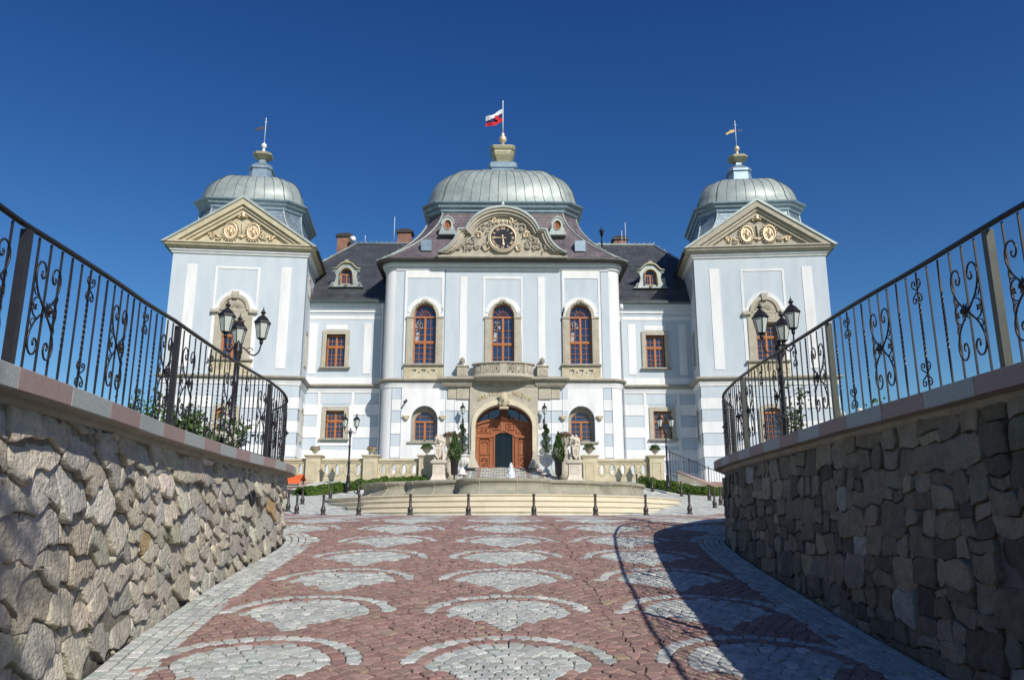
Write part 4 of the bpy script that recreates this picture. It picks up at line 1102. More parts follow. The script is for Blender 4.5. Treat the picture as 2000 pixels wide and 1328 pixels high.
for seg in ((.03, .235), (.265, .46), (.54, .735), (.765, .97)):
    n = 3
    for i in range(n):
        f = seg[0] + (seg[1] - seg[0]) * (i + .5) / n; w_ = (seg[1] - seg[0]) / n * .5
        pts_ = [(f + w_ * .98 * math.cos(t), 12.01 + .27 * math.sin(t)) for t in [k * 2 * math.pi / 14 for k in range(14)]]
        for sc_ in (1, .5): mb.tube([(B[min(100, max(0, int((f + (ff - f) * sc_) * 100)))][0], B[min(100, max(0, int((f + (ff - f) * sc_) * 100)))][1], 12.01 + (z - 12.01) * sc_) for ff, z in pts_], .05, 5, closed=True)
        for q in (-.25, .25):
            b_ = B[int((f + w_ * q) * 100)]; mb.tube([(b_[0], b_[1], 11.72), (b_[0], b_[1], 11.9)], .035, 4); mb.tube([(b_[0], b_[1], 12.15), (b_[0], b_[1], 12.32)], .035, 4)
part(mb, 'pierced_parapet', 'stone', bal)
# ---------- wings (Y = 54.2)
YW = 54.2
for sx in (-1, 1):
    xw = [(-11.6, -11.4), (10.72, 11.0)][sx > 0]; xu, xg = (xw[0], xw[1])
    xL, xR = (-15.5, -7.5) if sx < 0 else (7.5, 15.5)
    mb = MB(); hs_ = [rect(xu - .66, xu + .66, 12.72, 15.05), rect(xg - .62, xg + .62, 7.78, 9.68)]
    mb.plate(rect(xL, xR, ZB, 17.35), hs_, YW, YW + .5); part(mb, 'wall', 'blue')
    # white work: verticals, bands
    mb = MB(); Y = YW - .03
    inner, outer_ = (-8.9, -13.55) if sx < 0 else (8.75, 13.3)
    lo_, hi_ = sorted((inner, outer_))
    for xc in ((-13.2, -9.42) if sx < 0 else (9.1, 12.65)): mb.plate(rect(xc - .26, xc + .26, 12.25, 15.85), [], Y, YW)
    mb.plate(rect(xL, xR, 11.5, 12.0), [], Y, YW); mb.plate(rect(xL, xR, 16.15, 16.42), [], Y, YW)
    mb.plate(rect(xu - .75, xu + .75, 15.42, 15.75), [], Y, YW)
    prev = 11.2
    for lo, hi in BANDS + [(ZB, ZB + .01)]:
        if prev - hi > .05:
            zA, zB = hi + .01, prev - .01
            hh = []
            if zA < 9.68 and zB > 7.78:
                for a, b in ((xL, xg - .95), (xg + .95, xR)): mb.plate(rect(a, b, zA, zB), [], Y, YW)
            else: mb.plate(rect(xL, xR, zA, zB), [], Y, YW)
        prev = lo
    for x in (xg - 1.15, xg + 1.15): mb.plate(rect(x - .1, x + .1, ZB, 11.2), [], YW - .045, YW - .03)
    mb.plate(rect(xg - 1.05, xg + 1.05, 7.3, 9.95), [rect(xg - .92, xg + .92, 7.5, 9.85)], YW - .045, YW)
    part(mb, 'plaster_frame', 'white')
    mb = MB()
    for lo, hi in BANDS:
        for z in (lo, hi): mb.plate(rect(xL, xR, z - .011, z + .011), [], YW - .01, YW)
    part(mb, 'band_joint', 'joint')
    mb = MB(); mb.sweep([(xL, YW), (xR, YW)], prof); part(mb, 'string_course', 'stoned')
    mb = MB(); mb.sweep([(xL, YW), (xR, YW)], prof2); part(mb, 'string_moulding', 'white')
    mb = MB(); mb.sweep([(xL, YW), (xR, YW)], [(0, 16.42), (.05, 16.45), (.06, 16.6), (.12, 16.75), (.4, 17.1), (.42, 17.2), (.5, 17.22)]); part(mb, 'cornice', 'blue')
    mb = MB(); mb.sweep([(xL, YW), (xR, YW)], [(.062, 16.62), (.14, 16.64), (.14, 16.74), (.1, 16.78)]); part(mb, 'cornice_moulding', 'white')
    mb = MB(); mb.sweep([(xL, YW), (xR, YW)], [(.5, 17.2), (.62, 17.22), (.66, 17.3), (.62, 17.38), (.4, 17.42)]); part(mb, 'gutter', 'zincd')
    for xc, z0, ww, hh, rows, mid in ((xu, 12.72, 1.32, 2.33, (.13, .26, .39, .8), 1.45), (xg, 7.78, 1.24, 1.9, (.14, .28, .42, .8), 1.2)):
        w = wood_window(None, xc, z0, ww - .04, hh - .02, 0, YW + .22, rows, mid=mid)
        mb = MB(); fw = .28
        mb.plate(rect(xc - ww / 2 - fw, xc + ww / 2 + fw, z0, z0 + hh + fw), [rect(xc - ww / 2, xc + ww / 2, z0, z0 + hh)], YW - .12, YW + .18)
        part(mb, 'surround', 'stone', w)
        mb = MB(); mb.bbox(xc - ww / 2 - fw - .12, xc + ww / 2 + fw + .12, YW - .26, YW + .1, z0 - .12, z0, .02); part(mb, 'sill', 'stoned', w)
# white downpipe corners with hoppers beside the pavilion
for x in (-8.35, 8.35):
    mb = MB(); mb.lathe([(.05, 0), (.12, .02), (.14, .3), (.09, .4)], 10, (x, 53.6, 16.75)); mb.tube([(x, 53.6, 16.8), (x, 53.75, 16.5), (x * 1.005, 54.05, 16.1), (x * 1.005, 54.05, 4.5)], .06, 6); part(mb, 'downpipe', 'white_metal')
# wing roof: long hipped slate roof
mb = MB()
E_ = 17.4; ev = [(-17.5, 53.6, E_), (17.5, 53.6, E_), (17.5, 68, E_), (-17.5, 68, E_)]; rg = [(-11.7, 60.2, 23.95), (12.1, 60.2, 23.95)]
ev2 = [(-17.1, 54.3, 17.95), (17.1, 54.3, 17.95), (17.1, 67.3, 17.95), (-17.1, 67.3, 17.95)]
v = ev + ev2 + rg
mb.add(v, [(0, 1, 5, 4), (1, 2, 6, 5), (2, 3, 7, 6), (3, 0, 4, 7), (4, 5, 9, 8), (5, 6, 9), (6, 7, 8, 9), (7, 4, 8)])
wr = part(mb, 'roof', 'slate')
mb = MB(); mb.tube([(-11.7, 60.2, 24), (12.1, 60.2, 24)], .1, 6); mb.tube([(-11.7, 60.2, 24), (-17.1, 54.3, 18)], .07, 5); mb.tube([(12.1, 60.2, 24), (17.1, 54.3, 18)], .07, 5)
for i in range(60):
    mb.lathe([(0, 0), (.05, .06), (0, .14)], 5, (-11.7 + i * .405, 60.2, 24.08))
for i in range(14):
    for (a, b) in (((-11.7, 60.2, 24), (-17.1, 54.3, 18)), ((12.1, 60.2, 24), (17.1, 54.3, 18))):
        p = Vector(a).lerp(Vector(b), i / 14); mb.lathe([(0, 0), (.05, .06), (0, .14)], 5, tuple(p + Vector((0, 0, .05))))
part(mb, 'ridge_cap', 'zinc', wr)
for sx in (-1, 1):
    mb = MB(); x0, x1 = sorted((sx * 8.4, sx * 16)); mb.tube([(x0, 53.9, 18.25), (x1, 53.9, 18.25)], .025, 4); mb.tube([(x0, 53.9, 18.05), (x1, 53.9, 18.05)], .02, 4)
    for i in range(7): x = x0 + (x1 - x0) * i / 6; mb.tube([(x, 53.95, 17.7), (x, 53.9, 18.28)], .02, 4)
    part(mb, 'snow_guard', 'zincd', wr); mb = MB(); mb.tube([(x0, 56.9, 21.05), (x1 - 2 if sx > 0 else x1, 56.9, 21.05)], .03, 4); part(mb, 'roof_cable', 'zincd', wr)
# big wing dormers with volute sides
for xc in (-11.25, 10.72):
    yd = 54.9; z0 = 18.72; mb = MB()
    side_ = [(1.25, 0), (1.12, .12), (.95, .2), (.82, .42), (.72, .75), (.78, 1.0), (.92, 1.15), (.9, 1.3), (.72, 1.36), (.62, 1.5), (.42, 1.7)]
    out = [(xc + a, z0 + b) for a, b in side_] + [(xc + a * .42, z0 + 1.7 + b * .18) for a, b in ((.5, .8), (0, 1), (-.5, .8))] + [(xc - a, z0 + b) for a, b in side_[::-1]]
    op = archp(xc, z0 + .22, z0 + .95, .84, .42, 12)
    mb.plate(out, [op], yd - .12, yd + .25); mb.plate([(xc - .7, z0), (xc + .7, z0), (xc + .62, z0 + 1.35)] + arc(xc, z0 + 1.3, .6, .4, 0, 180, 10)[1:-1] + [(xc - .62, z0 + 1.35)], [archp(xc, z0 + .23, z0 + .94, .8, .4, 12)], yd + .2, yd + 2.6)
    for s in (-1, 1): scroll(mb, xc + s * 1.02, z0 + .2, .14, 1.2, 1.5, s, yd - .15, .05); scroll(mb, xc + s * .85, z0 + 1.2, .12, 1.2, 1.5, -s, yd - .15, .05)
    d = part(mb, 'dormer', 'zinc')
    mb = MB(); mb.tube([(a, yd - .17, b) for a, b in [(xc - .46, z0 + .2), (xc - .46, z0 + .95)] + arc(xc, z0 + .95, .46, .46, 180, 0, 12) + [(xc + .46, z0 + .2)]], .06, 5)
    mb.tube([(xc + a, yd - .2, z0 + b) for a, b in ((-1.02, 1.32), (-.72, 1.38), (-.4, 1.72), (0, 1.92), (.4, 1.72), (.72, 1.38), (1.02, 1.32))], .07, 5)
    scroll(mb, xc + .12, z0 + 1.86, .14, 1.1, 1.5, 1, yd - .22, .05); scroll(mb, xc - .12, z0 + 1.86, .14, 1.1, 1.6, -1, yd - .22, .05); scroll(mb, xc, z0 + .12, .12, 1.2, 0, 1, yd - .18, .04)
    part(mb, 'dormer_moulding', 'goldd', d)
    mb = MB()
    y = yd + .1; mb.box(xc - .42, xc + .42, y, y + .05, z0 + .22, z0 + .32); mb.box(xc - .42, xc + .42, y - .02, y + .05, z0 + .92, z0 + 1.0)
    for x in (-.38, 0, .38): mb.box(xc + x - .045, xc + x + .045, y - .01, y + .05, z0 + .22, z0 + 1.0)
    mb.plate(arc(xc, z0 + .95, .42, .42, 0, 180, 12), [arc(xc, z0 + 1.0, .3, .3, 5, 175, 10)], y, y + .05)
    for x in (-.19, .19): mb.box(xc + x - .012, xc + x + .012, y, y + .04, z0 + .3, z0 + .95); mb.box(xc + x - .15, xc + x + .15, y, y + .04, z0 + .6, z0 + .625)
    wd = part(mb, 'dormer_window', 'wood', d)
    mb = MB(); mb.plate(archp(xc, z0 + .22, z0 + .95, .84, .42, 12), [], yd + .13, yd + .16); part(mb, 'dormer_pane', 'pane', d)
# chimneys
for (x0, x1, zb, zt, yy_) in ((-13.3, -12.2, 20.5, 25.05, 60.5), (-8.5, -7.4, 22, 25.55, 60.8), (9.1, 10.1, 22, 25.1, 61)):
    mb = MB(); mb.box(x0, x1, yy_, yy_ + 1, zb, zt - .35); ch = part(mb, 'chimney', 'brick')
    mb = MB(); mb.box(x0 - .12, x1 + .12, yy_ - .12, yy_ + 1.12, zt - .35, zt - .22); xm = (x0 + x1) / 2
    mb.add([(x0 - .15, yy_ - .15, zt - .22), (x1 + .15, yy_ - .15, zt - .22), (x1 + .15, yy_ + 1.15, zt - .22), (x0 - .15, yy_ + 1.15, zt - .22), (xm - .2, yy_ + .5, zt + .2), (xm + .2, yy_ + .5, zt + .2)], [(0, 1, 5, 4), (1, 2, 5), (2, 3, 4, 5), (3, 0, 4)])
    part(mb, 'chimney_cap', 'gutter', ch)
mb = MB(); mb.lathe([(0, 0), (.2, .02), (.28, .08)], 14, (0, 0, 0)); 
mb.v = [(-12.0 + x, 60.2 - z, 24.35 + y) for x, y, z in mb.v]; mb.tube([(-12.0, 60.2, 24.35), (-12.0, 60.4, 24.0), (-12.3, 60.6, 23.8)], .02, 4)
part(mb, 'satellite_dish', 'white_metal')
mb = MB()
for x, z0, z1, y in ((-8.7, 24, 26.3, 60.2), (9.9, 24, 25.9, 60.2), (9.6, 24, 25.2, 60.2), (-11, 24, 24.7, 60.2)): mb.tube([(x, y, z0), (x, y, z1)], .022, 4)
part(mb, 'lightning_rod', 'white_metal')
mb = MB()   # small dark lantern standing on the roof slope right of the dome
x, y, z = 7.75, 58.5, 22.5; mb.tube([(x, y, z - 1.2), (x, y, z + 1.6)], .05, 5); mb.lathe([(.06, 1.5), (.17, 1.95), (.2, 2.0), (.12, 2.15), (.03, 2.2), (.02, 2.4), (0, 2.5)], 8, (x, y, z)); mb.tube([(x, y, z + .6), (x - .5, y, z + .75), (x - .7, y, z + .6)], .03, 4)
mb.lathe([(.3, -.6), (.1, .2), (.06, 1.2)], 8, (x, y, z)); part(mb, 'roof_lamp', 'iron')
# ---------- corner towers, turned slightly towards the axis
def tower(sx):
    cx, cy, rot = (-18.02, 55.2, R(5.9)) if sx < 0 else (17.78, 55.2, R(-5.4))
    T = Matrix.Translation((cx, cy, 0)) @ Matrix.Rotation(rot, 4, 'Z'); h = 4.37
    Y = -h; zt = 19.75; wx = .1 * sx
    Tin = T @ Matrix.Rotation(R(90 if sx < 0 else -90), 4, 'Z')      # face looking to the palace axis
    Tout = T @ Matrix.Rotation(R(-90 if sx < 0 else 90), 4, 'Z')
    mb = MB(T); mb.plate(rect(-h, h, ZB, zt + .3), [rect(wx - .7, wx + .7, 12.6, 15.1), archp(wx, 6.9, 9.2, 1.3, .25)], Y, Y + .5); part(mb, 'tower_wall', 'blue')
    d1 = 1 if sx < 0 else -1
    xs0 = -2.65 if sx < 0 else 2.65
    hs_ = [rect(xs0 - .3, xs0 + .3, 12.6, 14.8), rect(xs0 - .3, xs0 + .3, 7.5, 9.5), arc(xs0 , 18.05, .34, .62, 0, 345, 18)]
    mb = MB(Tin); mb.plate(rect(-h + .015, h - .015, ZB, zt + .3), hs_, Y, Y + .4); part(mb, 'tower_side_wall', 'blue')
    mb = MB(Tout); mb.plate(rect(-h + .015, h - .015, ZB, zt + .3), [], Y, Y + .4); part(mb, 'tower_side_wall', 'blue')
    for hz in hs_: mb = MB(Tin); mb.plate(offs(hz, -.16), [hz], Y - .05, Y); part(mb, 'side_window_surround', 'stone')
    mb = MB(Tin); mb.plate(rect(xs0 - .35, xs0 + .35, 7.4, 18.8), [], Y + .3, Y + .35); part(mb, 'side_window_dark_sheet', 'doord')  # dark sheet standing in for the unlit recess behind the openings
    # white work, upper storey
    mb = MB(T); Yp = Y - .03
    for x in (-3.05, 3.05):
        mb.plate(rect(x - .33, x + .33, 12.0, 18.95), [], Yp, Y)
    mb.plate(rect(wx - 1.44, wx + 1.44, 12.0, 18.85), [rect(wx - 1.3, wx + 1.3, 16.05, 18.71), rect(wx - 1.29, wx + 1.29, 12.05, 15.5)] if False else [[(wx - 1.3, 16.2), (wx - 1.18, 16.2)] + arc(wx, 15.7, 1.2, 1.55, 160, 20, 14) + [(wx + 1.18, 16.2), (wx + 1.3, 16.2), (wx + 1.3, 18.71), (wx - 1.3, 18.71)], rect(wx - .8, wx + .8, 12.05, 15.3)], Yp, Y)
    part(mb, 'plaster_frame', 'white')
    # banded ground floor on all faces
    mj = MB()
    for TT, op in ((T, rect(wx - .95, wx + .95, 6.9, 9.7)), (Tin, None), (Tout, None)):
        mb = MB(TT); prev = 11.2
        for lo, hi in BANDS + [(ZB, ZB + .01)]:
            if prev - hi > .05:
                zA, zB = hi + .01, prev - .01
                if op and zA < 9.6 and zB > 6.9: segs = ((-h - .03, wx - .95), (wx + .95, h + .03))
                elif TT is Tin and zA < 9.6 and zB > 7.4: segs = ((-h, xs0 - .4), (xs0 + .4, h))
                else: segs = ((-h - .03, h + .03),) if op else ((-h, h),)
                for a, b in segs: mb.plate(rect(a, b, zA, zB), [], Y - .03, Y)
            prev = lo
        part(mb, 'white_band', 'white')
        mj.T = TT
        for lo, hi in BANDS:
            for z in (lo, hi): mj.plate(rect(-h, h, z - .011, z + .011), [], Y - .01, Y)
    part(mj, 'band_joint', 'joint')
    plan = [(-h, h), (-h, -h), (h, -h), (h, h)]
    mb = MB(T); mb.sweep(plan, prof); part(mb, 'string_course', 'stoned')
    mb = MB(T); mb.sweep(plan, prof2); part(mb, 'string_moulding', 'white')
    mb = MB(T); mb.sweep(plan, [(0, 19.68), (.08, 19.7), (.12, 19.8), (.2, 19.86), (.22, 19.98), (.1, 20.0)]); part(mb, 'cornice_moulding', 'white')
    mb = MB(T); mb.sweep(plan, [(.1, 19.99), (.3, 20.02), (.34, 20.1), (.5, 20.16), (.52, 20.28), (.4, 20.32)]); part(mb, 'cornice', 'sand' if sx < 0 else 'stone')
    mb = MB(T); mb.sweep([(-h, h), (-h, -h + .3)], [(.5, 20.2), (.66, 20.21), (.68, 20.34), (-.2, 20.85)]); mb.sweep([(h, -h + .3), (h, h)], [(.5, 20.2), (.66, 20.21), (.68, 20.34), (-.2, 20.85)]); part(mb, 'gutter', 'gutter')
    sm_ = 'sand' if sx < 0 else 'stone'
    # pediment
    e = h + .55; za, zp = 20.3, 23.62
    tri = [(-e, za), (e, za), (0, zp)]
    mb = MB(T); t1, t2, t3, t4 = offs(tri, .14), offs(tri, .40), offs(tri, .62), offs(tri, .8)
    sl_ = (zp - za) / e
    def rk(d, b): dr = d * math.hypot(1, sl_); hw = e - (dr + b) / sl_; return [(-hw, za + b), (hw, za + b), (0, zp - dr)]
    mb.plate(tri, [rk(.40, .10)], Y - .60, Y + .4); mb.plate(rk(.38, .08), [rk(.60, .15)], Y - .44, Y + .4); mb.plate(rk(.58, .13), [rk(.80, .20)], Y - .32, Y + .4)
    ped = part(mb, 'pediment', sm_)
    mb = MB(T); mb.plate(rk(.7, .12), [], Y - .1, Y + .2); part(mb, 'tympanum', sm_, ped)
    mb = MB(T); mb.plate([(-e - .14, za - .02), (-e + .1, za - .02), (0, zp - .06), (e - .1, za - .02), (e + .14, za - .02), (0, zp + .14)][::1], [], Y - .68, Y + 3.6); part(mb, 'pediment_coping', 'zinc', ped)
    mb = MB(T); mb.add([(-e, Y - .6, za + .02), (0, Y - .6, zp + .02), (e, Y - .6, za + .02), (-e, Y + 4, za + .02), (0, Y + 4, zp + .02), (e, Y + 4, za + .02)], [(0, 1, 4, 3), (1, 2, 5, 4)]); part(mb, 'pediment_roof', 'zinc', ped)
    mb = MB(T); mg = MB(T); yr_ = Y - .2; r3 = random.Random(9)
    for s in (-1, 1):
        c = (s * .74, 21.3)
        mg.tube([(c[0] + .40 * math.cos(a), yr_ - .05, c[1] + .56 * math.sin(a)) for a in [k * 2 * math.pi / 24 for k in range(24)]], .055, 6, closed=True)
        mg.plate([(c[0] + .38 * math.cos(a), c[1] + .54 * math.sin(a)) for a in [k * 2 * math.pi / 24 for k in range(24)]], [], yr_, Y - .1)
        # relief figure: head, body, limbs in low relief
        mg.lathe([(0, -.1), (.08, -.05), (.09, .02), (.05, .1), (0, .12)], 8, (c[0], yr_ - .03, c[1] + .26)); mg.tube([(c[0], yr_ - .03, c[1] + .15), (c[0] + .02, yr_ - .05, c[1] - .05), (c[0], yr_ - .02, c[1] - .3)], [.07, .13, .08], 7)
        mg.tube([(c[0] - .05, yr_ - .03, c[1] + .1), (c[0] - .2, yr_ - .04, c[1]), (c[0] - .12, yr_ - .05, c[1] + .22)], .04, 5); mg.tube([(c[0] + .05, yr_ - .03, c[1] + .1), (c[0] + .2, yr_ - .04, c[1] + .12), (c[0] + .22, yr_ - .04, c[1] - .15)], .04, 5)
        for k in range(14):
            a = r3.uniform(0, 6.28); q = r3.uniform(.5, .9); mg.lathe([(0, -.04), (.05, 0), (0, .04)], 6, (c[0] + .34 * q * math.cos(a), yr_ - .01, c[1] + .48 * q * math.sin(a)))
        for k in range(20):
            a = k * 2 * math.pi / 20; ca, sa = math.cos(a), math.sin(a)
            mb.tube([(c[0] + .47 * ca, yr_ + .02, c[1] + .63 * sa), (c[0] + .56 * math.cos(a + .15), yr_ - .06, c[1] + .74 * math.sin(a + .15))], [.06, .035], 5)
        scroll(mb, s * 1.35, 20.98, .16, 1.2, 1.5, s, yr_, .05); scroll(mb, s * 1.5, 20.85, .2, 1.1, 3.5, -s, yr_, .05); scroll(mg, s * 1.95, 20.92, .18, 1.2, 1.5, s, yr_, .06, (s * 1.3, 20.8)); scroll(mg, s * 2.1, 21.05, .1, 1.1, .5, -s, yr_, .04)
        for k in range(8): mb.lathe([(0, -.05), (.06, 0), (0, .05)], 6, (s * r3.uniform(1.2, 2.0), yr_, r3.uniform(20.75, 21.2)))
        mg.tube([(s * .1, yr_, 22.35), (s * .3, yr_ - .05, 22.5), (s * .42, yr_, 22.3)], [.06, .07, .03], 5); scroll(mg, s * .25, 22.35, .1, 1.1, 0, s, yr_, .04)
    mb.tube([(0, yr_, 21.95), (0, yr_, 20.95)], [.08, .05], 6); mg.lathe([(.16, 0), (.2, .1), (.12, .2), (.16, .28), (.05, .36), (0, .45)], 10, (0, yr_ - .02, 22.3)); mg.lathe([(0, 0), (.12, .1), (.06, .25), (0, .3)], 8, (0, yr_, 20.8)); scroll(mg, .15, 20.95, .1, 1, 0, 1, yr_, .04); scroll(mg, -.15, 20.95, .1, 1, 3.14, -1, yr_, .04)
    part(mb, 'cartouche', sm_, ped); part(mg, 'gilt_medallion', 'gold', ped)
    # upper window with blind fan arch
    mb = MB(T); x = wx
    st = [(x - 1.18, 12.55), (x - .68, 12.55), (x - .68, 15.12), (x + .68, 15.12), (x + .68, 12.55), (x + 1.18, 12.55), (x + 1.18, 15.85)] + arc(x, 15.85, .98, 1.05, 0, 180, 20) + [(x - 1.18, 15.85)]
    mb.plate(st, [], Y - .1, Y + .3)
    for s in (-1, 1): mb.bbox(*sorted((x + s * .92, x + s * 1.5)), Y - .26, Y, 15.62, 15.86, .04)
    mb.plate(arc(x, 15.85, .98, 1.05, 0, 180, 20) + arc(x, 15.85, .78, .84, 180, 0, 20), [], Y - .2, Y - .1)
    mb.plate([(x - .15, 16.62), (x + .15, 16.62), (x + .22, 17.1), (x - .22, 17.1)], [], Y - .28, Y - .1)
    for k in range(13):
        a = R(6 + 14 * k); mb.tube([(x + .12 * math.cos(a), Y - .11, 15.95 + .12 * math.sin(a)), (x + .7 * math.cos(a), Y - .11, 15.95 + .66 * math.sin(a))], [.008, .035], 4)
    mb.bbox(x - .8, x + .8, Y - .15, Y - .1, 15.12, 15.22, .015); mb.plate(rect(x - .72, x + .72, 15.3, 15.8), [rect(x - .68, x + .68, 15.34, 15.76)], Y - .12, Y - .1)
    sur = part(mb, 'blind_arch_surround', 'stone')
    mb = MB(T); mb.plate(arc(x, 15.85, 1.26, 1.36, 5, 175, 20) + arc(x, 15.85, 1.04, 1.1, 175, 5, 20), [], Y - .06, Y); part(mb, 'arch_hood', 'white')
    w = wood_window(T, x, 12.6, 1.34, 2.5, 0, Y + .22, (.13, .26, .39, .75, .88), mid=1.55)
    mb = MB(T); mb.bbox(x - 1.42, x + 1.42, Y - .3, Y + .1, 12.42, 12.56, .03); part(mb, 'sill', 'stoned', w)
    mb = MB(T)
    hol = []
    for k in (-.55, 0, .55): hol.append(rect(x + k - .16, x + k - .1, 11.85, 12.25)); hol.append(rect(x + k + .04, x + k + .1, 11.85, 12.25))
    mb.plate(rect(x - 1.3, x + 1.3, 11.5, 12.42), hol, Y - .14, Y)
    for s in (-1, 1): mb.tube([(a, Y - .15, b) for a, b in arc(x + s * 1.0, 11.95, .18, .26, 0, 360, 12)], .025, 4)
    part(mb, 'apron_panel', 'sand')
    w = wood_window(T, x, 6.95, 1.22, 2.2, .24, Y + .2, (.15, .3, .45, .6, .8))
    mb = MB(T); mb.plate([(x - .85, 6.9), (x - .6, 6.9), (x - .6, 9.2)] + arc(x, 9.2, .6, .24, 180, 0, 10)[1:-1] + [(x + .6, 9.2), (x + .6, 6.9), (x + .85, 6.9), (x + .85, 9.3)] + arc(x, 9.3, .85, .4, 0, 180, 10)[1:-1] + [(x - .85, 9.3)], [], Y - .1, Y + .15); part(mb, 'surround', 'stone', w)
    # roof: square eaves sweeping up to the octagonal ledge
    def o8(hh, ch, z): return octring(hh, hh, ch, z, (0, 0))
    mb = MB(T); rings = []
    for i in range(11):
        t = i / 10; q = 1 - (1 - t) ** 2.2; rings.append(o8(lerp(h - .1, 3.45, q), lerp(.02, 1.05, q), 20.7 + 2.95 * t))
    mb.loft(rings, True, False, False, 0); 
    tr = part(mb, 'tower_roof', 'drum')
    for k in (0, 1, 2, 7, 3, 6):
        mb = MB(T); mb.tube([Vector(r_[k]) + Vector((0, 0, .02)) for r_ in rings], .06, 5)
        if k < 2:
            for r_ in rings: mb.lathe([(0, 0), (.06, .05), (0, .16)], 5, r_[k])
        part(mb, 'hip_ridge', 'zinc', tr)
    mb = MB(T); mb.loft([o8(3.45 + o, 1.05 + o * .2, z) for o, z in ((0, 23.35), (.1, 23.42), (.12, 23.58), (.26, 23.68), (.3, 23.82), (.44, 23.92), (.46, 24.02), (.05, 24.1))]); part(mb, 'roof_ledge', 'zincb')
    mb = MB(T); rings = []
    for i in range(15):
        t = i / 14; a = R(3 + 84 * t); q = math.cos(a) ** .74
        hh = lerp(.95, 3.45, q); z = 24.08 + 2.55 * math.sin(a)
        if i == 0: hh, z = 3.62, 24.06
        rings.append(o8(hh, hh * .31, z))
    mb.loft(rings, True, False, True, 0, True); dm = part(mb, 'dome', 'zinc')
    mb = MB(T); seams(mb, rings, [7, 2, 6, 2, 1, 1, 6, 2], .02); part(mb, 'standing_seam', 'zincd', dm)
    mb = MB(T)
    mb.loft([o8(r_, r_ * .35, z) for r_, z in ((1.12, 26.45), (1.1, 26.75), (.98, 26.85), (.96, 26.98), (.86, 27.05), (.76, 27.72), (.86, 27.78), (.84, 27.95), (.62, 28.2), (.4, 28.32), (.3, 28.45), (.26, 28.75))], True, False, True)
    sp = part(mb, 'spire_base', 'zincb')
    mb = MB(T); mb.loft([o8(r_, r_ * .4, z) for r_, z in ((.3, 28.7), (.52, 28.88), (.66, 29.0), (.68, 29.14), (.58, 29.22), (.3, 29.3))], True, False, True); part(mb, 'gilded_collar', 'goldd', sp)
    mb = MB(T); mb.lathe([(.3, 29.26), (.16, 29.42), (.07, 29.65), (.1, 29.7), (.19, 29.8), (.21, 29.92), (.17, 30.04), (.06, 30.12), (.04, 30.2)], 12); part(mb, 'finial_ball', 'gold' if sx > 0 else 'white_metal', sp)
    # weather vane
    TV = T @ Matrix.Translation((0, 0, -.3))
    mb = MB(TV); mb.tube([(0, 0, 30.3), (0, 0, 32.5)], .025, 5); mb.lathe([(0, 0), (.04, .05), (0, .12)], 6, (0, 0, 32.45)); mb.tube([(-.12, 0, 32.2), (.12, 0, 32.2)], .015, 4); 
    vane = part(mb, 'weather_vane', 'white_metal')
    mb = MB(TV); fl = [(-.08, 31.85), (-.08, 31.62), (-.2, 31.56), (-.5, 31.5), (-.62, 31.40), (-.72, 31.36), (-.66, 31.48), (-.8, 31.5), (-.62, 31.6), (-.45, 31.66), (-.45, 31.78), (-.2, 31.78)]
    mb.plate(fl, [], -.012, .012, back=True); mb.tube([(.05, 0, 31.72), (.25, 0, 31.72), (.3, 0, 31.78)], .015, 4); mb.tube([(.3, 0, 31.85), (.38, 0, 31.62)], .02, 4); mb.lathe([(0, -.04), (.04, 0), (0, .04)], 6, (.45, 0, 31.72))
    part(mb, 'vane_banner', 'gutter' if sx < 0 else 'bronze', vane)
tower(-1); tower(1)
# ------------------------------------------------------------------ terrace and entrance path
mb = MB()
mb.add([(-60, 47.5, 4.4), (-3.4, 47.5, 4.4), (-3.4, 53, 4.4), (-60, 53, 4.4)], [(0, 1, 2, 3)]); mb.add([(3.4, 47.5, 4.4), (60, 47.5, 4.4), (60, 53, 4.4), (3.4, 53, 4.4)], [(0, 1, 2, 3)])
mb.add([(-60, 53, 4.4), (60, 53, 4.4), (60, 90, 4.4), (-60, 90, 4.4)], [(0, 1, 2, 3)])
tag(mb.build('terrace', 'granite'), kind='structure')
mb = MB(); mb.sweep([(-60, 47.45), (-10.8, 47.45), (-3.4, 47.45), (-3.4, 53)], [(0, 4.39), (0, 3.2)]); mb.sweep([(3.4, 53), (3.4, 47.45), (10.0, 47.45), (10.0, 52)], [(0, 4.39), (0, 3.2)])
tag(mb.build('terrace_edge', 'stoned'), kind='structure')
# sloping entrance path, striped granite with a diamond pattern: stones laid one by one
def pathz(y): return 4.05 + (y - 45.3) * (5.62 - 4.05) / 6.9
mb = MB(); r4 = random.Random(8)
y = 45.4
while y < 52.6:
    x = -3.4
    while x < 3.4:
        xc = x + .085; ax = abs(xc - .1)
        if 1.42 < ax < 1.62 or 2.28 < ax < 2.42: c = r4.choice(RED)
        elif ax <= 1.42:
            d = abs(((xc * .55 + y) * .9) % 1.0 - .5) < .09 or abs(((-xc * .55 + y) * .9) % 1.0 - .5) < .09
            c = (.30, .27, .24) if d else r4.choice(GREY)
        elif ax < 2.28: c = (.33, .34, .33) if int(ax * 8) % 2 else r4.choice(GREY)
        else: c = r4.choice(GREY)
        c = jit(c, r4, .1); z0, z1 = pathz(y), pathz(y + .16)
        mb.add([(x + .008, y + .008, z0 + .004), (x + .162, y + .008, z0 + .004), (x + .162, y + .162, z1 + .004), (x + .008, y + .162, z1 + .004)], [(0, 1, 2, 3)], 0, c)
        x += .17
    y += .17
tag(mb.build('entrance_path', 'plaza'), kind='structure')
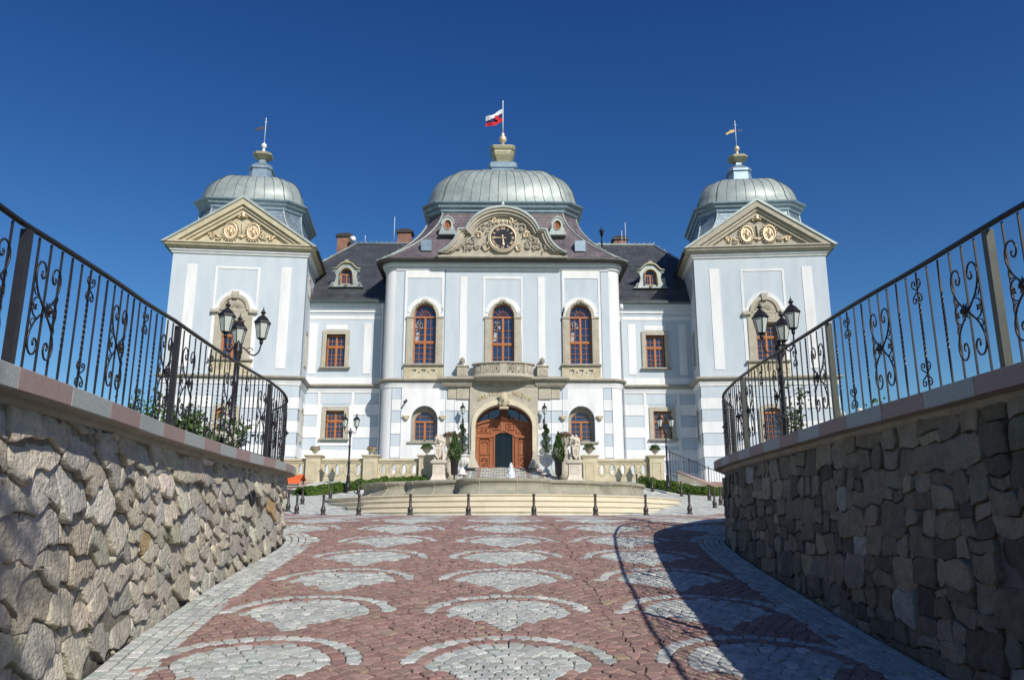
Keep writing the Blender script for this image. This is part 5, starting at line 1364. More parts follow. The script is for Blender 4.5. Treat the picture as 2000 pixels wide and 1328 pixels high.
mb = MB(); mb.box(-3.5, -3.42, 47.4, 53, 3.5, 5.1); mb.box(3.42, 3.5, 47.4, 53, 3.5, 5.1); mb.add([(-3.45, 45, pathz(45) - .01), (3.45, 45, pathz(45) - .01), (3.45, 53, pathz(53) - .01), (-3.45, 53, pathz(53) - .01)], [(0, 1, 2, 3)]); tag(mb.build('path_bed', 'bedding'), kind='structure')

# ------------------------------------------------------------------ fountain
FX, FY = .1, 40.6
F = thing('fountain', 'round stone fountain with lobed basin on cream steps and a small white jet', 'fountain', (FX, FY, 2.3))
def ringp(Rf, z, n=160, c=(FX, FY)): return [(c[0] + Rf(a) * math.sin(a), c[1] - Rf(a) * math.cos(a) * (1 if math.cos(a) > 0 else .52), z) for a in [-math.pi + 2 * math.pi * k / n for k in range(n)]]
def sst(x): x = min(max(x, 0), 1); return x * x * (3 - 2 * x)
def stepR(r0, bulge, w_): return lambda a: r0 + bulge * (1 - sst((abs(a) - w_) / .05))
steps = [(10.35, 2.45), (9.85, 2.67), (9.35, 2.90), (8.75, 3.13)]
zlo = 2.0
for i, (r0, z) in enumerate(steps):
    f = stepR(r0 - (.0 if i == 3 else .35), 0 if i == 3 else .35, R(43 - 2 * i)); mb = MB()
    zb = zlo if i == 0 else steps[i - 1][1] - .02
    rs = [ringp(lambda a: f(a) - .045, zb), ringp(lambda a: f(a) - .045, z - .07), ringp(lambda a: f(a) - .03, z - .055), ringp(f, z - .05), ringp(lambda a: f(a) + .01, z - .025), ringp(lambda a: f(a) - .01, z - .003), ringp(lambda a: f(a) - .04, z), ringp(lambda a: f(a) - 1.6, z)]
    mb.loft(rs, True, False, False, 0, False)
    # narrow mortar joints between the blocks
    for k in range(-34, 35):
        a = (k + .5 * (i % 2)) * .062
        if abs(a) > 1.6: continue
        for q0 in (0,):
            p0 = (FX + (f(a) - .03) * math.sin(a), FY - (f(a) - .03) * math.cos(a))
    part(mb, 'step', 'cream', F)
# lobed basin
def basinR(off=0.):
    def f(a):
        d = math.degrees(a); b = 0
        r_ = 6.75
        # three front lobes with tight notches
        ad = abs(d); r_ = 6.40
        r_ += 1.02 * math.sqrt(max(0, 1 - (ad / 16.8) ** 4))
        r_ += .16 * math.sqrt(max(0, 1 - ((ad - 29.5) / 12.5) ** 4))
        r_ += .62 * math.sqrt(max(0, 1 - ((ad - 61) / 18.5) ** 4))
        return r_ + off
    return f
mb = MB(); n = 240
rs = [ringp(basinR(o), z, n) for o, z in ((.30, 3.13), (.30, 3.2), (.22, 3.24), (.10, 3.34), (.03, 3.44), (.0, 3.54), (.02, 3.64), (.08, 3.69), (.11, 3.72), (.12, 3.80), (.08, 3.84), (-.30, 3.86), (-.36, 3.84), (-.38, 3.6))]
mb.loft(rs, True, False, False, 0, False); bas = part(mb, 'basin', 'basin', F)
mb = MB()
for d in (-58, -48, -37, -27, -8, 4, 12, 22, 33, 44, 55):
    a = R(d)
    for (o, z0), (o2, z1) in zip(((.30, 3.2), (.10, 3.34), (.01, 3.5), (.02, 3.64), (.115, 3.72)), ((.10, 3.34), (.01, 3.5), (.02, 3.64), (.115, 3.72), (.12, 3.80))):
        f1, f2 = basinR(o + .006), basinR(o2 + .006)
        mb.tube([(FX + f1(a) * math.sin(a), FY - f1(a) * math.cos(a), z0), (FX + f2(a) * math.sin(a), FY - f2(a) * math.cos(a), z1)], .012, 4)
part(mb, 'mortar_joint', 'cream', bas)
mb = MB(); mb.add(ringp(basinR(-.37), 3.68, n), [tuple(range(n))]); part(mb, 'basin_water', 'pane', F)
mb = MB(); r5 = random.Random(4)
mb.lathe([(.27, 3.68), (.24, 3.9), (.19, 4.15), (.13, 4.4), (.07, 4.58), (.02, 4.7), (0, 4.72)], 12, (.42, 37.2, 0))
for k in range(260):
    t = r5.random() ** .7; a = r5.uniform(0, 6.28); q = (.33 * (1 - t) + .03) * r5.uniform(.6, 1.15); s_ = r5.uniform(.012, .03)
    mb.lathe([(0, -s_ * 1.8), (s_, 0), (0, s_ * 1.8)], 5, (.42 + q * math.cos(a), 37.2 + q * math.sin(a), 3.7 + 1.05 * t))
part(mb, 'water_jet', 'water', F)

# ------------------------------------------------------------------ bollards
B0 = thing('bollard', 'x', 'bollard', (0, 0, 0), 0, 'black bollards round the fountain')
mb = MB(); mb.lathe([(.12, 0), (.12, .03), (.085, .05), (.075, .08), (.095, .14), (.10, .2), (.085, .26), (.055, .31), (.06, .33), (.045, .36), (.05, .55), (.04, .60), (.058, .615), (.04, .63), (.038, .66)], 10); part(mb, 'shaft', 'ironb', B0)
mb = MB(); mb.lathe([(.036, .655), (.055, .68), (.062, .715), (.05, .75), (.02, .77), (0, .775)], 10); part(mb, 'cap', 'ironb', B0)
front = ['leftmost', 'second from left', 'third from left', 'fourth from left', 'fourth from right', 'third from right', 'second from right', 'rightmost']
spots = []
for (x, y), o in zip([(-6.75, 30.8), (-5.27, 30.0), (-3.33, 29.6), (-1.21, 29.4), (1.16, 29.4), (3.44, 29.8), (5.4, 30.4), (7.3, 31.5)], front): spots.append((x, y, o + ' of the front row of black bollards before the cream fountain steps'))
spots += [(-7.95, 31.6, 'tall black bollard standing just past the end of the sunlit left wall'), (-8.55, 32.6, 'black bollard half hidden behind the end of the sunlit left wall'), (-8.9, 36.3, 'black bollard beside the left end of the hedge, near the orange canopy'),
    (-8.45, 40.0, 'black bollard on the upper road left of the fountain, before the twin lamp post'), (-7.7, 43.5, 'black bollard before the hedge right of the left twin lamp post'), (-5.95, 44.9, 'black bollard against the hedge above the left end of the fountain basin'),
    (-1.95, 45.5, 'small black bollard at the left edge of the entrance path'), (4.35, 45.0, 'small black bollard before the pedestal of the right lion'), (6.45, 45.0, 'left one of two black bollards before the right balustrade'), (7.55, 45.0, 'right one of two black bollards before the right balustrade'),
    (8.25, 44.2, 'black bollard before the flower urn pedestal at the right end of the balustrade'), (9.35, 42.0, 'black bollard before the hedge right of the fountain basin'), (10.0, 38.9, 'black bollard on the upper road before the right hedge'), (9.05, 34.4, 'nearest black bollard beside the end of the shaded right wall'), (9.75, 36.0, 'black bollard half hidden by the end of the shaded right wall')]
for i, (x, y, l) in enumerate(spots):
    z = g(y) if math.hypot(x - FX, y - FY) > 8 else 3.13
    if i == 0: B0.location = (x, y, z); B0['label'] = l
    else: dup(B0, (x, y, z), l, rnd.uniform(0, 3))

# ------------------------------------------------------------------ lamps
def lantern(parent, c, s, name='lantern'):
    """hexagonal street lantern standing at c, total height about 0.85*s"""
    x, y, z = c; n = 6
    def rg(r_, zz): return [(x + r_ * s * math.cos(2 * math.pi * (k + .5) / n), y + r_ * s * math.sin(2 * math.pi * (k + .5) / n), z + zz * s) for k in range(n)]
    mb = MB()
    mb.lathe([(.03 * s, -.06 * s), (.06 * s, -.03 * s), (.075 * s, 0), (.13 * s, .015 * s), (.13 * s, .04 * s)], 8, c)
    a, b = rg(.13, .03), rg(.225, .50)
    for p, q in zip(a, b): mb.tube([p, q], .010 * s, 4)
    mb.loft([rg(.235, .485), rg(.26, .50), rg(.255, .53), rg(.17, .62), rg(.13, .66), rg(.10, .70), rg(.045, .76), rg(.03, .79)], True, True, True)
    mb.lathe([(.03 * s, .78 * s), (.085 * s, .82 * s), (.075 * s, .85 * s), (.03 * s, .88 * s), (.045 * s, .90 * s), (.02 * s, .93 * s), (.012 * s, .97 * s), (0, 1.05 * s)], 8, c)
    for k in range(6):
        a = 2 * math.pi * (k + .5) / 6; mb.tube([(x + .245 * s * math.cos(a), y + .245 * s * math.sin(a), z + .52 * s), (x + .11 * s * math.cos(a), y + .11 * s * math.sin(a), z + .70 * s)], .008 * s, 4)
    L_ = part(mb, name, 'iron', parent)
    mb = MB(); mb.loft([rg(.118, .035), rg(.212, .495)], True, True, True); part(mb, 'lantern_glass', 'frost', L_)
    return L_
def arm(mb, hub, tip, r_):
    h = Vector(hub); t = Vector(tip); d = (t - h); d.z = 0
    P_ = Path([tuple(q) for q in [(0, .02), (.25, .04), (.5, -.06), (.72, -.10), (.92, -.02), (1.0, .12), (1.0, .2)]], .05)
    L_ = d.length; zt = t.z - h.z
    sc = zt / .2 if zt > .01 else 1
    mb.tube([h + d * p.x + Vector((0, 0, p.y * (.9 if p.y < .0 else sc))) * 1.0 for p in P_.p], r_, 6)
    sp = [(h + d * (.35 + a) + Vector((0, 0, b - .02))) for a, b in spiral(0, -.02, .07 / max(L_, .2) * .6, 1.2, 0, 1, 10)]
    mb.tube([h + d * (.5 + .16 * math.cos(a) * (1 - a / 9)) + Vector((0, 0, -.0 + .06 * math.sin(a) * (1 - a / 9))) for a in [k * .5 for k in range(13)]], r_ * .6, 5)
def street_lamp(label, base, hub, tips, s, thick, group=None):
    th = thing('street_lamp', label, 'street lamp', base, 0, group); x, y, z = base; H = hub - z
    mb = MB(); t = thick
    mb.lathe([(2.6 * t, 0), (2.6 * t, .06 * H), (2.1 * t, .08 * H), (1.9 * t, .10 * H), (1.7 * t, .22 * H), (2.0 * t, .23 * H), (1.3 * t, .25 * H), (1.2 * t, .26 * H), (1.15 * t, .45 * H), (1.5 * t, .46 * H), (1.5 * t, .48 * H), (1.0 * t, .5 * H), (.9 * t, .72 * H), (1.25 * t, .73 * H), (1.2 * t, .755 * H), (.85 * t, .77 * H), (.8 * t, .90 * H), (1.3 * t, .92 * H), (1.0 * t, .94 * H), (1.7 * t, .97 * H), (1.6 * t, 1.0 * H), (.7 * t, 1.02 * H), (.9 * t, 1.04 * H), (0, 1.07 * H)], 12, base)
    part(mb, 'pole', 'iron', th)
    for tp in tips:
        mb = MB(); arm(mb, (x, y, hub - .02), tp, .32 * t); mb.lathe([(.5 * t, -.02), (.8 * t, .02), (.5 * t, .08)], 8, (tp[0], tp[1], tp[2] - .12 * s)); part(mb, 'lamp_arm', 'iron', th)
        lantern(th, tp, s)
    return th
street_lamp('big black three armed street lamp behind the railing of the sunlit left wall', (-4.92, 14.5, 2.55), 5.03, [(-4.53, 14.6, 5.23), (-5.03, 14.1, 5.23), (-5.08, 14.95, 5.20)], .63, .048, 'three armed street lamps')
street_lamp('big black three armed street lamp behind the railing of the shaded right wall', (5.20, 14.5, 2.55), 5.08, [(4.86, 14.42, 5.32), (5.38, 14.2, 5.36), (5.42, 14.85, 5.28)], .63, .048, 'three armed street lamps')
street_lamp('black two armed street lamp standing in the hedge left of the entrance', (-8.30, 43.6, 3.85), 6.98, [(-8.62, 43.6, 7.22), (-7.98, 43.6, 7.22)], .80, .055, 'two armed street lamps')
street_lamp('black two armed street lamp standing in the hedge right of the entrance', (9.0, 43.6, 3.9), 6.98, [(8.68, 43.6, 7.26), (9.32, 43.6, 7.26)], .80, .055, 'two armed street lamps')
for x, l in ((-2.56, 'small black wall lantern left of the wooden door'), (2.76, 'small black wall lantern right of the wooden door')):
    th = thing('wall_lantern', l, 'wall lantern', (x, YP - .1, 8.6), 0, 'wall lanterns beside the door')
    mb = MB(); mb.tube([(x, YP - .04, 8.45), (x, YP - .3, 8.42), (x, YP - .55, 8.6), (x, YP - .6, 8.9), (x, YP - .6, 9.0)], .028, 6); mb.tube([(x, YP - .04, 8.75), (x, YP - .25, 8.72), (x, YP - .5, 8.55)], .018, 5); mb.box(x - .05, x + .05, YP - .06, YP, 8.3, 8.85); part(mb, 'bracket', 'iron', th)
    lantern(th, (x, YP - .6, 9.08), .78)

# ------------------------------------------------------------------ balustrade with pedestals and flower urns
def balustrade(x0, x1, label, nh):
    yb = 46.9; th = thing('stone_balustrade', label, 'balustrade', ((x0 + x1) / 2, yb, 4.3)); w_ = x1 - x0
    mb = MB(); holes = []
    for i in range(nh):
        x = x0 + w_ * (i + .5) / nh; holes.append([(x - .1, 4.95), (x + .1, 4.95), (x + .1, 5.3)] + arc(x, 5.3, .1, .16, 0, 180, 6)[1:-1] + [(x - .1, 5.3)])
    mb.plate(rect(x0, x1, 4.3, 5.62), holes, yb - .12, yb + .12, back=True)
    p_ = part(mb, 'pierced_panel', 'sand', th)
    mb = MB()
    for i in range(nh):
        x = x0 + w_ * (i + .5) / nh; mb.tube([(a, yb - .125, b) for a, b in arc(x, 5.15, .2, .36, 0, 345, 16)], .035, 4, closed=True)
        if i < nh - 1: mb.tube([(a, yb - .125, b) for a, b in arc(x + w_ / nh / 2, 5.15, .1, .1, 0, 330, 10)], .03, 4, closed=True); mb.tube([(a, yb - .125, b) for a, b in arc(x + w_ / nh / 2, 5.5, .08, .05, 0, 330, 8)], .015, 4, closed=True)
    part(mb, 'carved_ring', 'sand', p_)
    mb = MB(); mb.bbox(x0, x1, yb - .24, yb + .24, 5.62, 5.80, .04); mb.box(x0, x1, yb - .17, yb + .17, 5.54, 5.62); part(mb, 'coping', 'sand', th)
    mb = MB(); mb.bbox(x0, x1, yb - .2, yb + .3, 3.75, 4.3, .02); part(mb, 'plinth', 'stoned', th)
def pedestal(x, label, w_=.42, base=4.2, top=6.0):
    yb = 46.9; th = thing('stone_pedestal', label, 'pedestal', (x, yb, base), 0, 'balustrade pedestals')
    mb = MB(); mb.bbox(x - w_, x + w_, yb - w_, yb + w_, base - .4, top - .17, .02); s_ = part(mb, 'shaft', 'sand', th)
    mb = MB(); mb.plate(rect(x - w_ * .62, x + w_ * .62, base + .35, top - .4), [offs(rect(x - w_ * .62, x + w_ * .62, base + .35, top - .4), .05)], yb - w_ - .025, yb - w_); part(mb, 'panel_moulding', 'sand', s_)
    mb = MB(); mb.sweep([(x - w_, yb + w_), (x - w_, yb - w_), (x + w_, yb - w_), (x + w_, yb + w_)], [(0, top), (.07, top), (.11, top - .02), (.12, top - .07), (.06, top - .12), (.02, top - .2), (0, top - .21)]); mb.box(x - w_, x + w_, yb - w_, yb + w_, top - .1, top + .002); part(mb, 'cap', 'sand', th)
def urn(x, y, z, label, mat, kind, s=1., seed=1):
    th = thing('flower_urn', label, 'flower urn', (x, y, z), 0, 'flower urns on the pedestals'); r_ = random.Random(seed)
    mb = MB(); mb.lathe([(.13 * s, 0), (.14 * s, .03 * s), (.06 * s, .07 * s), (.05 * s, .11 * s), (.12 * s, .15 * s), (.22 * s, .26 * s), (.26 * s, .38 * s), (.29 * s, .40 * s), (.29 * s, .43 * s), (.24 * s, .43 * s), (.2 * s, .38 * s)], 14, (x, y, z)); part(mb, 'bowl', mat, th)
    mb = MB(); 
    n, hh = {'low': (500, .10), 'bush': (900, .26), 'fern': (900, .26)}[kind]
    pts_ = []
    for i in range(n):
        a = r_.uniform(0, 6.28); q = r_.random() ** .5 * (.30 if kind == 'low' else .36) * s; pts_.append((x + q * math.cos(a), y + q * math.sin(a), z + .40 * s + r_.random() * hh * (1 - (q / .42 / s) ** 2) + (.05 if kind != 'low' else 0) - (.1 * (q > .28 * s))))
    leaves(mb, pts_, .035, r_); part(mb, 'foliage', 'leafd' if kind == 'low' else 'leaf', th)
    mb = MB(); leaves(mb, [(p[0], p[1], p[2] + .03) for p in pts_[::(2 if kind == 'low' else 4)]], .03, r_); part(mb, 'flowers', 'petalr' if kind != 'fern' else 'leafh', th)
balustrade(-14.2, -11.35, 'short end piece of yellow stone balustrade at the far left', 4)
balustrade(-10.5, -8.05, 'yellow pierced stone balustrade behind the left twin lamp post', 4)
balustrade(-7.2, -4.82, 'yellow pierced stone balustrade left of the left lion', 4)
balustrade(5.55, 8.58, 'yellow pierced stone balustrade right of the right lion', 5)
pedestal(-10.93, 'stone pedestal with a low red flowered bowl, leftmost of all'); pedestal(-7.62, 'second stone pedestal from the left, with a low red flowered bowl'); pedestal(-4.4, 'stone pedestal beside the left lion carrying a green fern urn')
pedestal(5.12, 'stone pedestal beside the right lion carrying a flower urn'); pedestal(9.0, 'stone pedestal at the right end of the balustrade')
urn(-10.93, 46.9, 6.0, 'beige bowl of low red flowers on the leftmost pedestal', 'sand', 'low', 1., 1); urn(-7.62, 46.9, 6.0, 'beige bowl of low red flowers on the second pedestal from the left', 'sand', 'low', 1., 2)
urn(-4.4, 46.9, 6.0, 'urn with spiky green plant beside the left lion', 'stone', 'fern', 1.05, 3); urn(5.12, 46.9, 6.0, 'urn with reddish leafy flowers beside the right lion', 'stone', 'bush', 1., 4); urn(9.0, 46.9, 6.0, 'round urn with green trailing plant at the right end of the balustrade', 'stone', 'fern', .9, 5)

# ------------------------------------------------------------------ lions on pedestals
def blob(mb, c, r_, n=12, rot=None):
    v = []; f = []
    m = n // 2
    for i in range(m + 1):
        for j in range(n):
            t = math.pi * i / m; p = Vector((r_[0] * math.sin(t) * math.cos(2 * math.pi * j / n), r_[1] * math.sin(t) * math.sin(2 * math.pi * j / n), r_[2] * math.cos(t)))
            if rot: p = rot @ p
            v.append(tuple(p + Vector(c)))
    for i in range(m):
        for j in range(n): f.append((i * n + j, (i + 1) * n + j, (i + 1) * n + (j + 1) % n, i * n + (j + 1) % n))
    mb.add(v, f, 0, None, True)
def lion(x, y, z, face, label):
    th = thing('lion_statue', label, 'statue', (x, y, z), 0, 'lion statues with shields'); s = face
    mb = MB()
    blob(mb, (x, y + .22, z + .30), (.27, .36, .28)); blob(mb, (x, y + .12, z + .62), (.22, .26, .36)); blob(mb, (x, y - .02, z + .85), (.22, .2, .26))     # haunch, trunk, chest
    for q in (-1, 1):
        blob(mb, (x + q * .25, y + .1, z + .22), (.11, .26, .2)); blob(mb, (x + q * .26, y - .15, z + .07), (.08, .19, .07))     # hind thighs and paws
    blob(mb, (x + s * .17, y - .1, z + .68), (.075, .09, .26)); blob(mb, (x + s * .2, y - .17, z + .3), (.06, .07, .26)); blob(mb, (x + s * .21, y - .25, z + .06), (.075, .13, .06))   # standing foreleg
    blob(mb, (x - s * .17, y - .16, z + .8), (.07, .14, .12)); blob(mb, (x - s * .15, y - .3, z + .84), (.07, .08, .07))       # paw over the shield
    hx, hy, hz = x + s * .0, y - .12, z + 1.16
    blob(mb, (hx, hy, hz), (.17, .19, .19)); blob(mb, (hx - s * .02, hy - .19, hz - .05), (.10, .12, .09)); blob(mb, (hx - s * .02, hy - .17, hz - .15), (.075, .09, .05))     # skull, muzzle, jaw
    blob(mb, (hx - s * .02, hy - .30, hz - .015), (.045, .03, .03))
    for q in (-1, 1): blob(mb, (hx + q * .075, hy - .15, hz + .07), (.045, .05, .035)); blob(mb, (hx + q * .14, hy - .02, hz + .17), (.045, .03, .055))
    rl = random.Random(6)
    for i in range(90):                                                        # curled mane locks
        a = rl.uniform(-2.6, 2.6); q = rl.uniform(.17, .30); zz = rl.uniform(-.45, .22)
        px_, py_ = hx + q * math.sin(a) * (1 if zz < .1 else .7), hy + .06 + q * math.cos(a) * .8
        if py_ < hy - .12 and abs(px_ - hx) < .13: continue
        blob(mb, (px_, py_, hz + zz + .03), (.05, .05, .085), 6, Matrix.Rotation(rl.uniform(-.6, .6), 3, 'Y'))
    mb.tube([(x - s * .1, y + .5, z + .12), (x + s * .3, y + .42, z + .1), (x + s * .36, y + .15, z + .25), (x + s * .33, y + .05, z + .5), (x + s * .38, y + .08, z + .62)], [.05, .045, .04, .04, .06], 8)
    b = part(mb, 'lion_body', 'statue', th)
    md = b.modifiers.new('merge', 'REMESH'); md.mode = 'VOXEL'; md.voxel_size = .018; md.use_smooth_shade = True
    mb = MB(); sx = x - s * .06
    sh = [(sx - .21, z + .82), (sx - .17, z + .3), (sx, z + .06), (sx + .17, z + .3), (sx + .21, z + .82), (sx + .1, z + .78), (sx, z + .84), (sx - .1, z + .78)]
    mb.plate(sh, [], y - .34, y - .2); mb.tube([(a, y - .345, b_) for a, b_ in sh], .022, 5, closed=True); mb.tube([(sx + a, y - .35, z + .52 + b_) for a, b_ in arc(0, 0, .09, .15, 0, 340, 12)], .02, 5, closed=True)
    mb.tube([(sx, y - .35, z + .25), (sx + .05, y - .36, z + .45), (sx - .04, y - .36, z + .6)], .022, 5); part(mb, 'shield', 'statue', th)
    mb = MB(); mb.bbox(x - .42, x + .42, y - .42, y + .55, z - .06, z + .02, .02); part(mb, 'base', 'statue', th)
def lped(x, y, zb, zt, label):
    th = thing('statue_pedestal', label, 'pedestal', (x, y, zb), 0, 'pedestals of the lions')
    mb = MB(); mb.loft([[(x - a, y - a, z), (x + a, y - a, z), (x + a, y + a, z), (x - a, y + a, z)] for a, z in ((.46, zb - .6), (.46, zb + .12), (.44, zb + .2), (.36, zb + .38), (.34, zb + .46), (.33, zt - .16))], True, False, True); part(mb, 'shaft', 'statue', th)
    mb = MB(); mb.plate(rect(x - .25, x + .25, zb + .52, zt - .24), [rect(x - .2, x + .2, zb + .57, zt - .29)], y - .35, y - .33); part(mb, 'panel_moulding', 'pinkstone', th)
    mb = MB(); mb.loft([[(x - a, y - a, z), (x + a, y - a, z), (x + a, y + a, z), (x - a, y + a, z)] for a, z in ((.33, zt - .17), (.37, zt - .13), (.44, zt - .09), (.46, zt - .06), (.46, zt))], True, False, True); part(mb, 'cap', 'statue', th)
lped(-3.55, 45.4, 4.3, 5.5, 'pale stone pedestal under the left lion'); lped(4.1, 45.4, 4.3, 5.5, 'pale stone pedestal under the right lion')
lion(-3.52, 45.35, 5.56, 1, 'pale stone lion with a shield on the left pedestal'); lion(4.12, 45.35, 5.56, -1, 'pale stone lion with a shield on the right pedestal')
# carved figures with flower baskets behind each lion
def basket(x, y, zb, label, seed):
    th = thing('flower_vase', label, 'flower vase', (x, y, zb), 0, 'tall stone flower vases'); r_ = random.Random(seed)
    mb = MB(); mb.lathe([(.46, -.7), (.46, -.02), (.42, 0), (.42, .15), (.30, .22), (.26, .5), (.22, .9), (.30, 1.0), (.20, 1.08), (.16, 1.25), (.24, 1.45), (.38, 1.68), (.42, 1.9), (.47, 1.98), (.44, 2.02), (.36, 1.98)], 16, (x, y, zb))
    for k in range(8):
        a = k * math.pi / 4; mb.tube([(x + .26 * math.cos(a), y + .26 * math.sin(a), zb + 1.45), (x + .42 * math.cos(a), y + .42 * math.sin(a), zb + 1.7), (x + .46 * math.cos(a), y + .46 * math.sin(a), zb + 1.95)], .04, 5)
    for s in (-1, 1): mb.tube([(x + s * a, y, zb + b) for a, b in ((.3, .15), (.48, .3), (.42, .55), (.3, .7), (.36, .9))], [.08, .09, .07, .05, .06], 6)
    part(mb, 'vase', 'stone', th)
    mb = MB(); pts_ = []
    for i in range(1400):
        a = r_.uniform(0, 6.28); q = r_.random() ** .5 * .55; pts_.append((x + q * math.cos(a), y + q * math.sin(a), zb + 1.95 + r_.random() * .38 * (1 - (q / .62) ** 2)))
    leaves(mb, pts_[::2], .045, r_); part(mb, 'foliage', 'leafd', th); mb = MB(); leaves(mb, pts_[1::2], .04, r_); part(mb, 'flowers', 'petalr', th)
basket(-3.1, 47.9, 5.2, 'tall carved stone vase of red flowers behind the left lion', 3); basket(3.75, 47.9, 5.2, 'tall carved stone vase of red flowers behind the right lion', 5)
# topiary in white urns
def spiraltree(x, y, z, label, seed):
    th = thing('spiral_topiary', label, 'topiary', (x, y, z), 0, 'spiral topiaries beside the door'); r_ = random.Random(seed)
    mb = MB(); mb.tube([(x, y, z), (x, y, z + 1.9)], .03, 5); part(mb, 'stem', 'bark', th)
    mb = MB(); pts_ = []
    H = 1.95
    for i in range(8000):
        t = r_.random() ** 1.1; th_ = t * 2 * math.pi * 3.6 + .8; R0 = .12 * (1 - t) + .05; rr0 = .22 * (1 - t) + .125
        d = Vector((r_.gauss(0, 1), r_.gauss(0, 1), r_.gauss(0, 1))).normalized() * rr0 * r_.uniform(.8, 1)
        pts_.append((x + R0 * math.cos(th_) + d.x, y + R0 * math.sin(th_) + d.y, z + .12 + t * (H - .1) + d.z * .75))
    leaves(mb, pts_, .026, r_); part(mb, 'foliage', 'leafd', th)
def bigurn(x, y, z, label, h=1.0):
    th = thing('white_urn', label, 'urn', (x, y, z), 0, 'white urns on the entrance path')
    mb = MB(); k = h
    mb.lathe([(.24 * k, 0), (.25 * k, .08 * k), (.14 * k, .12 * k), (.17 * k, .2 * k), (.08 * k, .3 * k), (.07 * k, .36 * k), (.15 * k, .42 * k), (.27 * k, .58 * k), (.31 * k, .8 * k), (.33 * k, .84 * k), (.37 * k, .86 * k), (.38 * k, .9 * k), (.34 * k, .91 * k), (.3 * k, .84 * k)], 18, (x, y, z)); b = part(mb, 'bowl', 'potw', th)
    mb = MB()
    for j in range(12):
        a = j * math.pi / 6; mb.tube([(x + .15 * k * math.cos(a), y + .15 * k * math.sin(a), z + .43 * k), (x + .275 * k * math.cos(a), y + .275 * k * math.sin(a), z + .58 * k), (x + .31 * k * math.cos(a), y + .31 * k * math.sin(a), z + .76 * k)], .022 * k, 5)
    part(mb, 'leaf_moulding', 'potw', b)
for x, l in ((-2.46, 'left'), (2.74, 'right')):
    zz = 5.45 if abs(x) > 3.4 else pathz(49.6)
    bigurn(x, 49.6, zz + .45 if False else zz, 'white urn holding the spiral topiary, ' + l + ' of the door', 1.35); spiraltree(x, 49.6, zz + 1.16, 'dark green spiral topiary in the white urn, ' + l + ' of the door', 3 if x < 0 else 4)
def conetree(x, y, z, h, r0, label, seed):
    th = thing('cone_cypress', label, 'conifer', (x, y, z), 0, 'cone shaped conifers in black pots'); r_ = random.Random(seed)
    mb = MB(); mb.tube([(x, y, z), (x, y, z + h * .9)], .025, 5); part(mb, 'trunk', 'bark', th)
    mb = MB(); pts_ = []
    for i in range(5200):
        t = r_.random(); prof_ = r0 * min(1, (1 - t) * 1.5 + .03) * (.6 + .4 * min(1, t * 6)); a = r_.uniform(0, 6.28); q = prof_ * r_.uniform(.75, 1.08) * (1 + .15 * math.sin(a * 5 + t * 20)); pts_.append((x + q * math.cos(a), y + q * math.sin(a), z + t * h))
    leaves(mb, pts_, .04, r_); part(mb, 'foliage', 'leaf', th)
for x, l, zz in ((-2.72, 'left', 4.25), (3.25, 'right', 4.25)):
    th = thing('black_planter', 'tall black pot on a white foot holding the ' + l + ' cone conifer', 'planter', (x, 46.0, zz), 0, 'black pots beside the lions')
    mb = MB(); mb.lathe([(.16, .55), (.19, .6), (.24, 1.5), (.26, 1.52), (.26, 1.58), (.22, 1.58)], 18, (x, 46.0, zz)); mb.tube([(x, 46, zz + .15), (x, 46, zz + .56)], .05, 6); part(mb, 'pot', 'potb', th)
    mb = MB(); mb.lathe([(.3, 0), (.3, .06), (.18, .12), (.1, .2), (.06, .24)], 16, (x, 46.0, zz)); part(mb, 'foot', 'potw', th)
    conetree(x, 46.0, zz + 1.3, 1.75, .34, 'green cone shaped conifer in the black pot beside the ' + l + ' lion', 5 if x < 0 else 9)

# ------------------------------------------------------------------ hedges, side ramp, fence, canopy
def hedge(pth, label, seed):
    P_ = Path(pth, .2); r_ = random.Random(seed); p0 = P_.at(P_.L / 2)[0]
    th = thing('low_hedge', label, 'hedge', (p0.x, p0.y, g(p0.y)), 0, 'low hedges')
    mb = MB(); n = int(P_.L * 2400); pts_ = []
    for i in range(n):
        s_ = r_.random() * P_.L; p, t = P_.at(s_); nn = Vector((t.y, -t.x)); hh = .43 + .14 * noise.noise(Vector((s_ * 2.2, 0, seed))) + .08 * noise.noise(Vector((s_ * 7, 3, seed)))
        a = r_.uniform(-.3, math.pi + .3); q = r_.uniform(.8, 1.05); pts_.append((p.x + nn.x * .55 * math.cos(a) * q, p.y + nn.y * .55 * math.cos(a) * q, g(p.y) + max(0, hh * math.sin(a) * q)))
    leaves(mb, pts_, .055, r_); part(mb, 'foliage', 'leafh', th)
    mb = MB(); rs = []
    for s_ in np.arange(0, P_.L, .4):
        p, t = P_.at(s_); nn = Vector((t.y, -t.x)); rs.append([(p.x + nn.x * .45 * math.cos(a), p.y + nn.y * .45 * math.cos(a), g(p.y) + .3 * math.sin(a)) for a in [math.pi * k / 5 for k in range(6)]])
    mb.loft(rs, False); part(mb, 'twigs', 'leafd', th)
hedge([(-10.5, 42.2), (-9.7, 43.5), (-8.5, 44.6), (-6.9, 45.4), (-5.3, 45.9), (-4.3, 46.0)], 'low green hedge before the left balustrade', 2)
hedge([(7.9, 45.8), (9.0, 45.0), (10.4, 43.5), (11.7, 42.2), (13.5, 40.5)], 'low green hedge right of the fountain before the side ramp', 5)
th = thing('ramp_parapet', 'low wall with sloping pale coping beside the right hedge', 'parapet', (11, 47, 4.2))
